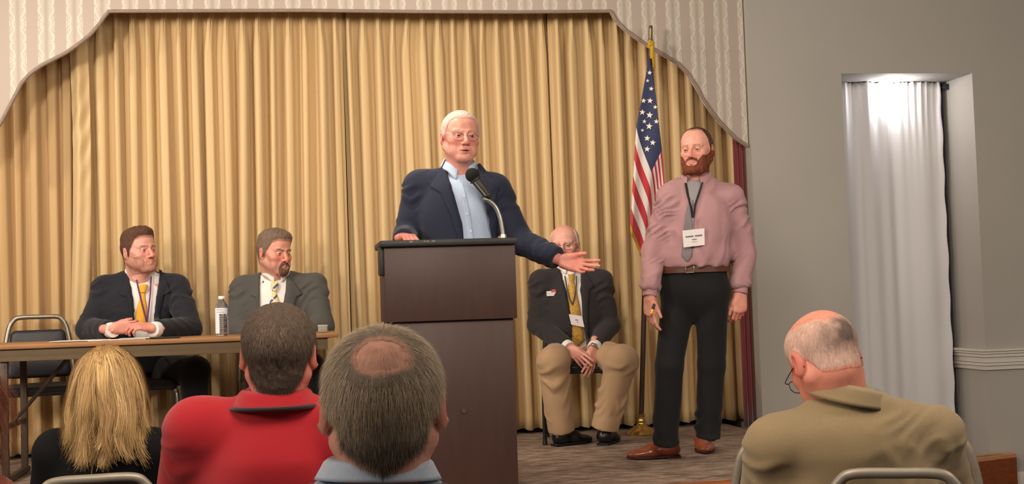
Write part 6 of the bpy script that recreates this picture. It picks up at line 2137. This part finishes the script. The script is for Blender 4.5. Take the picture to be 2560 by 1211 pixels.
M_red = cloth('red_polo_pique', (156, 18, 30), 0.8, 0.2, 1400, 0.15, 0.03)
f = Field()
torso(f, J, yw, 1.08, wide=1.0, waist=0.97, belly=0.14, hem=0.06, pad=0.066, slope=0.050)
sleeves(f, J, 1.08, 0.076, 0.066, 0.054)
f.cone(J['neck'] - u * 0.12, J['neck'] + u * 0.0, 0.130, 0.088, 0.04)
rd, br_ = garment('polo_shirt', f, 0.009, M_red, p, 71, 0.004, 5.5, ripples=[(J['shR'], J['elR'], 0.006, 4, 0.09, 3), (J['shL'], J['elL'], 0.006, 4, 0.09, 4)])
co, (cv, cf) = collar('polo_collar', W(688, 1003, D) + u * 0.0, yw, 0.084, 0.084, 0.042, 0.024, 0.043, 0.045, 0.026, 0.25, M_red, p, tilt=-0.14, point=0.03, thick=0.003)
MB().tube(collar_line(W(688, 1003, D), yw, -0.14, 0, 0.1155, 0.004, -0.014, -1.45, 1.45), 0.0055, 8).build('neck_cord', cloth('black_neck_cord', (40, 24, 30)), p)
lower(p, J, yw, M_jeans)
chN = copy_tree(c_hall); chN['label'] = 'black stacking chair of the man in the red polo'
q = J['hip'] - n * 0.08; place(chN, q[0], q[1], 0, yw)

# ------------------------------------------------------------------ blond woman in black
D = 3.95
yw = away(262, 0.05)
r, n, u = frame(yw)
J = seat_joints(D, (258, 1100), (140, 1130), (378, 1126), (260, 1600), (100, 1330), (418, 1330), yw, 0.92)
base = J['hip'].copy(); base[2] = 0
p = person('woman in black top with shoulder length blond hair', tuple(base))
hp = dict(stub=False, w=0.98, jaw=0.9, skin=(208, 142, 122), neck=0.048)
H = Head(W(268, 978, D), yw, 0.02, 0.0, 1.06, hp, 0.0032, J['neck'] - u * 0.05)
body(p, H, rest_hands(J, yw, 0.9), J, yw, 0.9)
M_btop = cloth('black_knit_top', (11, 11, 12), 0.9, 0.0)
f = Field()
torso(f, J, yw, 0.92, wide=1.0, waist=0.92, chest=0.12, belly=0.125, hem=0.06, pad=0.056, slope=0.052)
sleeves(f, J, 0.92, 0.066, 0.058, 0.046)
bt_o, bvh_bt = garment('knit_top', f, 0.009, M_btop, p, 81, 0.003, 7)
NL6 = [(0, 0.075), (40, 0.06), (60, 0.02), (75, -0.03), (90, -0.05), (120, -0.06), (180, -0.075)]
short_hair(H, p, NL6, 0.014, (138, 102, 62), None, seed=51, rough=0.4, vary=0.3)
m6 = hair_mask(H.V, NL6, None)
rr = np.random.default_rng(54)
seg = 18
HC = H.world(np.array([[0, 0.012, 0.02]]))[0]
part = H.pt(0.012, 0.02, 0.118)
def clear_skull(q):
    """keeps a hair outside the skull, neck and shoulders"""
    dq = (q - H.T) @ H.M / H.s - np.array([0, 0.012, 0.015])
    kq = np.linalg.norm(dq / np.array([0.090, 0.110, 0.107]), axis=1)
    out = dq * np.where(kq < 1.0, 1.0 / np.maximum(kq, 0.3), 1.0)[:, None]
    below = dq[:, 2] < -0.03
    cyl = np.linalg.norm(dq[:, :2] / np.array([0.084, 0.098]), axis=1)
    pc = np.where(cyl < 1.0, 1.0 / np.maximum(cyl, 0.3), 1.0)
    out[below] = dq[below]
    out[below, :2] *= pc[below, None]
    return (out + np.array([0, 0.012, 0.015])) * H.s @ H.M.T + H.T
nG = 150
gi, gp = sample(H.V, H.Q, m6 * (0.4 + sstep(0.0, 0.09, H.V[:, 2])), nG, 57)
gN = H.N[gi] @ H.M.T
G = np.zeros((nG, seg, 3)); G[:, 0] = H.world(gp + H.N[gi] * (0.008 + 0.010 * rr.random(nG))[:, None])
d0 = G[:, 0] - part
d0 -= (d0 * gN).sum(1)[:, None] * gN
d0 /= np.linalg.norm(d0, axis=1)[:, None] + 1e-9
v = d0 * 0.9 + gN * 0.42 + np.array([0, 0, -0.1])
side = (G[:, 0] - HC) @ r
gl = np.clip(0.165 + 0.085 * rr.random(nG) + 1.0 * (G[:, 0, 2] - HC[2]), 0.10, 0.345)
ph1, ph2 = rr.uniform(0, 6.28, nG), rr.uniform(0, 6.28, nG)
for j in range(1, seg):
    t_ = j / seg
    v = v * 0.80 + np.array([0, 0, -0.30])
    v += (r[None, :] * np.sin(8.5 * t_ + ph1)[:, None] - n[None, :] * np.cos(7.5 * t_ + ph2)[:, None]) * 0.20 * t_
    v += r[None, :] * (np.sign(side) * 0.13)[:, None] * sstep(0.60, 1.0, t_)
    v /= np.linalg.norm(v, axis=1)[:, None]
    G[:, j] = clear_skull(G[:, j - 1] + v * (gl / (seg - 1))[:, None])
nS = 14000
idx, P0 = sample(H.V, H.Q, m6 * (0.5 + sstep(0.0, 0.09, H.V[:, 2])), nS, 53)
Pw = H.world(P0 + H.N[idx] * (0.004 + 0.012 * rr.random(nS))[:, None])
lock = np.empty(nS, int)
for c0 in range(0, nS, 1000):
    dd_ = ((Pw[c0:c0 + 1000, None, :] - G[None, :, 0, :]) ** 2).sum(2)
    lock[c0:c0 + 1000] = dd_.argmin(1)
off = Pw - G[lock, 0]
lenf = rr.uniform(0.72, 1.06, nS)
P = np.zeros((nS, seg, 3))
fly = rr.normal(0, 0.010, (nS, 3))
for j in range(seg):
    t_ = j / (seg - 1)
    x_ = np.clip(t_ * lenf, 0, 1) * (seg - 1)
    i0 = np.minimum(x_.astype(int), seg - 2)
    fr = (x_ - i0)[:, None]
    c_ = G[lock, i0] * (1 - fr) + G[lock, i0 + 1] * fr
    P[:, j] = clear_skull(c_ + off * (1 - 0.62 * sstep(0.0, 0.9, t_)) + fly * t_ ** 2)
lockv = rr.normal(0, 1, (nG, 3))
V, F = hair_ribbons(P, nrm_rows(Pw - HC + np.array([0, 0, 0.0])), 0.00062 * rr.uniform(0.6, 1.4, nS))
G1, G2, G3 = np.array(lin((200, 162, 106))), np.array(lin((146, 110, 70))), np.array(lin((222, 190, 138)))
wl = np.clip(0.40 + 0.28 * lockv[lock, 2] * 0.8 + rr.normal(0, 0.2, nS), 0, 1)[:, None]
C = np.where(rr.random(nS)[:, None] < 0.3, G3, G1) * (1 - wl) + G2 * wl
ho = mesh_obj('hair_strands', V, F, M_strand, p, True, None, np.repeat(C, seg * 2, 0))
ho['kind'] = 'stuff'
lower(p, J, yw, M_jeans, 0.92)
q = J['hip'] - n * 0.08
place(c_hall, q[0], q[1], 0, yw)

# ------------------------------------------------------------------ older man in the tan jacket, reading
D = 3.60
yw = away(2110, -0.02)
r, n, u = frame(yw)
J = seat_joints(D, (2114, 1022), (1940, 1118), (2336, 1090), (2140, 1640), (1905, 1330), (2388, 1330), yw)
base = J['hip'].copy(); base[2] = 0
p = person('bald older man in tan sports jacket bending his head forward', tuple(base))
hp = dict(stub=False, w=1.06, jaw=1.08, skin=(208, 134, 114), flush=(192, 98, 86), neck=0.064, redness=0.8, ear=1.1)
hy = away(2060, -0.50)
H = Head(W(2062, 900, D + 0.02), hy, 0.52, 0.10, 1.14, hp, 0.0028, W(2112, 1000, D + 0.01) - u * 0.04)
body(p, H, rest_hands(J, yw), J, yw)
glasses(p, H.M, H.T, H.s, (92, 78, 70), zc=-0.012, ft=-0.118)
eyes(p, H.M, H.T, H.s, hp)
NL9 = [(0, 0.2), (48, 0.2), (60, 0.045), (72, 0.005), (86, -0.020), (96, 0.022), (112, 0.0), (128, -0.040), (150, -0.050), (180, -0.052)]
BALD9 = (0.0, 0.036, 0.110, 0.084, 0.106, 0.082)
def spot9(P):
    q = np.exp(-(((P[:, 0] + 0.012) / 0.050) ** 2 + ((P[:, 2] - 0.022) / 0.036) ** 2)) * sstep(0.02, 0.07, P[:, 1])
    return np.clip(q * 1.7 * (0.75 + 0.5 * vnoise(P * 55, 5)), 0, 0.95), np.array(lin((96, 80, 74)))
short_hair(H, p, NL9, 0.0022, (206, 166, 150), BALD9, seed=91, rough=0.15, vary=0.05, spot=spot9, soft=0.020)
L1, L2 = np.array(lin((204, 184, 172))), np.array(lin((104, 90, 82)))
def col9(P, rr):
    pt = np.exp(-(((P[:, 0] + 0.012) / 0.050) ** 2 + ((P[:, 2] - 0.022) / 0.036) ** 2)) * sstep(0.05, 0.09, P[:, 1])
    pt = np.clip(pt * 1.25 + 0.3 * vnoise(P * 60, 5), 0, 1)
    w = np.clip(pt + rr.normal(0, 0.12, len(P)), 0, 1)[:, None]
    return L1 * (1 - w) + L2 * w
head_strands(H, p, NL9, BALD9, 4000, 0.011, 0.00028, col9, (0, 0.05, 0.10), (0.35, 0.9, 0.12), 93, 0.05, 0.12, down=0.7, lift=0.001)
M_tanj = cloth('tan_corduroy_jacket', (134, 115, 86), 0.9, 0.2, 500, 0.15, 0.05)
f = Field()
torso(f, J, yw, 1.12, wide=1.02, waist=0.98, chest=0.13, belly=0.14, hem=0.06, pad=0.056, slope=0.048)
sleeves(f, J, 1.12, 0.072, 0.066, 0.052)
f.cone(J['neck'] - u * 0.12, J['neck'] - u * 0.01, 0.140, 0.090, 0.05)
f.ball(W(2150, 1095, D - 0.03), (0.17, 0.10, 0.08), 0.08)
tj, bvh9 = garment('sports_jacket', f, 0.009, M_tanj, p, 95, 0.006, 5.0, ripples=[(J['shR'], J['elR'], 0.010, 3, 0.10, 3), (J['shL'], J['elL'], 0.010, 3, 0.10, 4)], stretch=(1.2, 1.2, 0.8), fine=0.005)
collar('jacket_collar', W(2116, 986, D + 0.005) - u * 0.006, yw, 0.090, 0.092, 0.054, 0.020, 0.048, 0.040, 0.030, 0.7, M_tanj, p, tilt=-0.16, roll=-0.24, thick=0.004)
lower(p, J, yw, M_khaki)
ch9 = copy_tree(c_hall); ch9['label'] = 'stacking chair under the man in the tan jacket, rounded grey top rail'
q = J['hip'] - n * 0.14 + _r0 * 0.115; place(ch9, q[0], q[1], 0, yw)
for lab, px, Dc, rz in (('stacking chair in the row ahead, just left of the tan jacket', 1958, 4.36, 0.10), ('stacking chair in the row ahead, just right of the tan jacket', 2304, 4.40, -0.06)):
    c = copy_tree(c_hall); c['label'] = lab
    q = W(px, 1100, Dc); place(c, q[0], q[1], 0, away(px) + rz)

# ------------------------------------------------------------------ red-haired person cut by the left edge
D = 3.30
yw = away(-95, 0.2)
r, n, u = frame(yw)
J = seat_joints(D, (-120, 1190), (-260, 1250), (-20, 1260), (-130, 1700), (-310, 1400), (0, 1440), yw, 0.92)
base = J['hip'].copy(); base[2] = 0
p = person('auburn-haired person with a gold earring at the left edge', tuple(base))
hp = dict(stub=False, w=1.0, jaw=0.95, skin=(176, 104, 86), neck=0.050)
H = Head(W(-92, 1040, D), yw, 0.05, 0.0, 1.06, hp, 0.0035, J['neck'] - u * 0.05)
body(p, H, rest_hands(J, yw, 0.9), J, yw, 0.9)
f = Field()
torso(f, J, yw, 0.92, wide=1.0, waist=0.92, chest=0.12, belly=0.125, hem=0.06, pad=0.056, slope=0.052)
sleeves(f, J, 0.92, 0.066, 0.058, 0.046)
garment('knit_top', f, 0.011, cloth('rust_knit_top', (122, 62, 46), 0.9), p, 99, 0.003, 7)
short_hair(H, p, NL6, 0.016, (96, 52, 36), None, seed=61, rough=0.4, vary=0.3)
R1, R2 = np.array(lin((122, 66, 44))), np.array(lin((72, 38, 28)))
def col10(P, rr):
    w = rr.random(len(P))[:, None]
    return R1 * w + R2 * (1 - w)
head_strands(H, p, NL6, None, 3500, 0.13, 0.0006, col10, (0, 0.03, 0.115), (0.5, 0.9, 0.06), 63, 0.16, 0.10, down=0.5, seg=10)
e = H.pt(-0.083, 0.0, -0.036)
MB().tube([e + np.array([0.009 * math.cos(t), 0, 0.009 * math.sin(t)]) for t in np.linspace(0, 2 * np.pi, 20, endpoint=False)], 0.0016, 6, closed=True).build('earring', mat('gold_earring', (220, 180, 110), 0.25, 0.9, noise=(60, 0.05)), p)
lower(p, J, yw, M_jeans, 0.92)
ch = copy_tree(c_hall); ch['label'] = 'stacking chair of the auburn-haired person at the left edge'
q = J['hip'] - n * 0.08; place(ch, q[0], q[1], 0, yw)
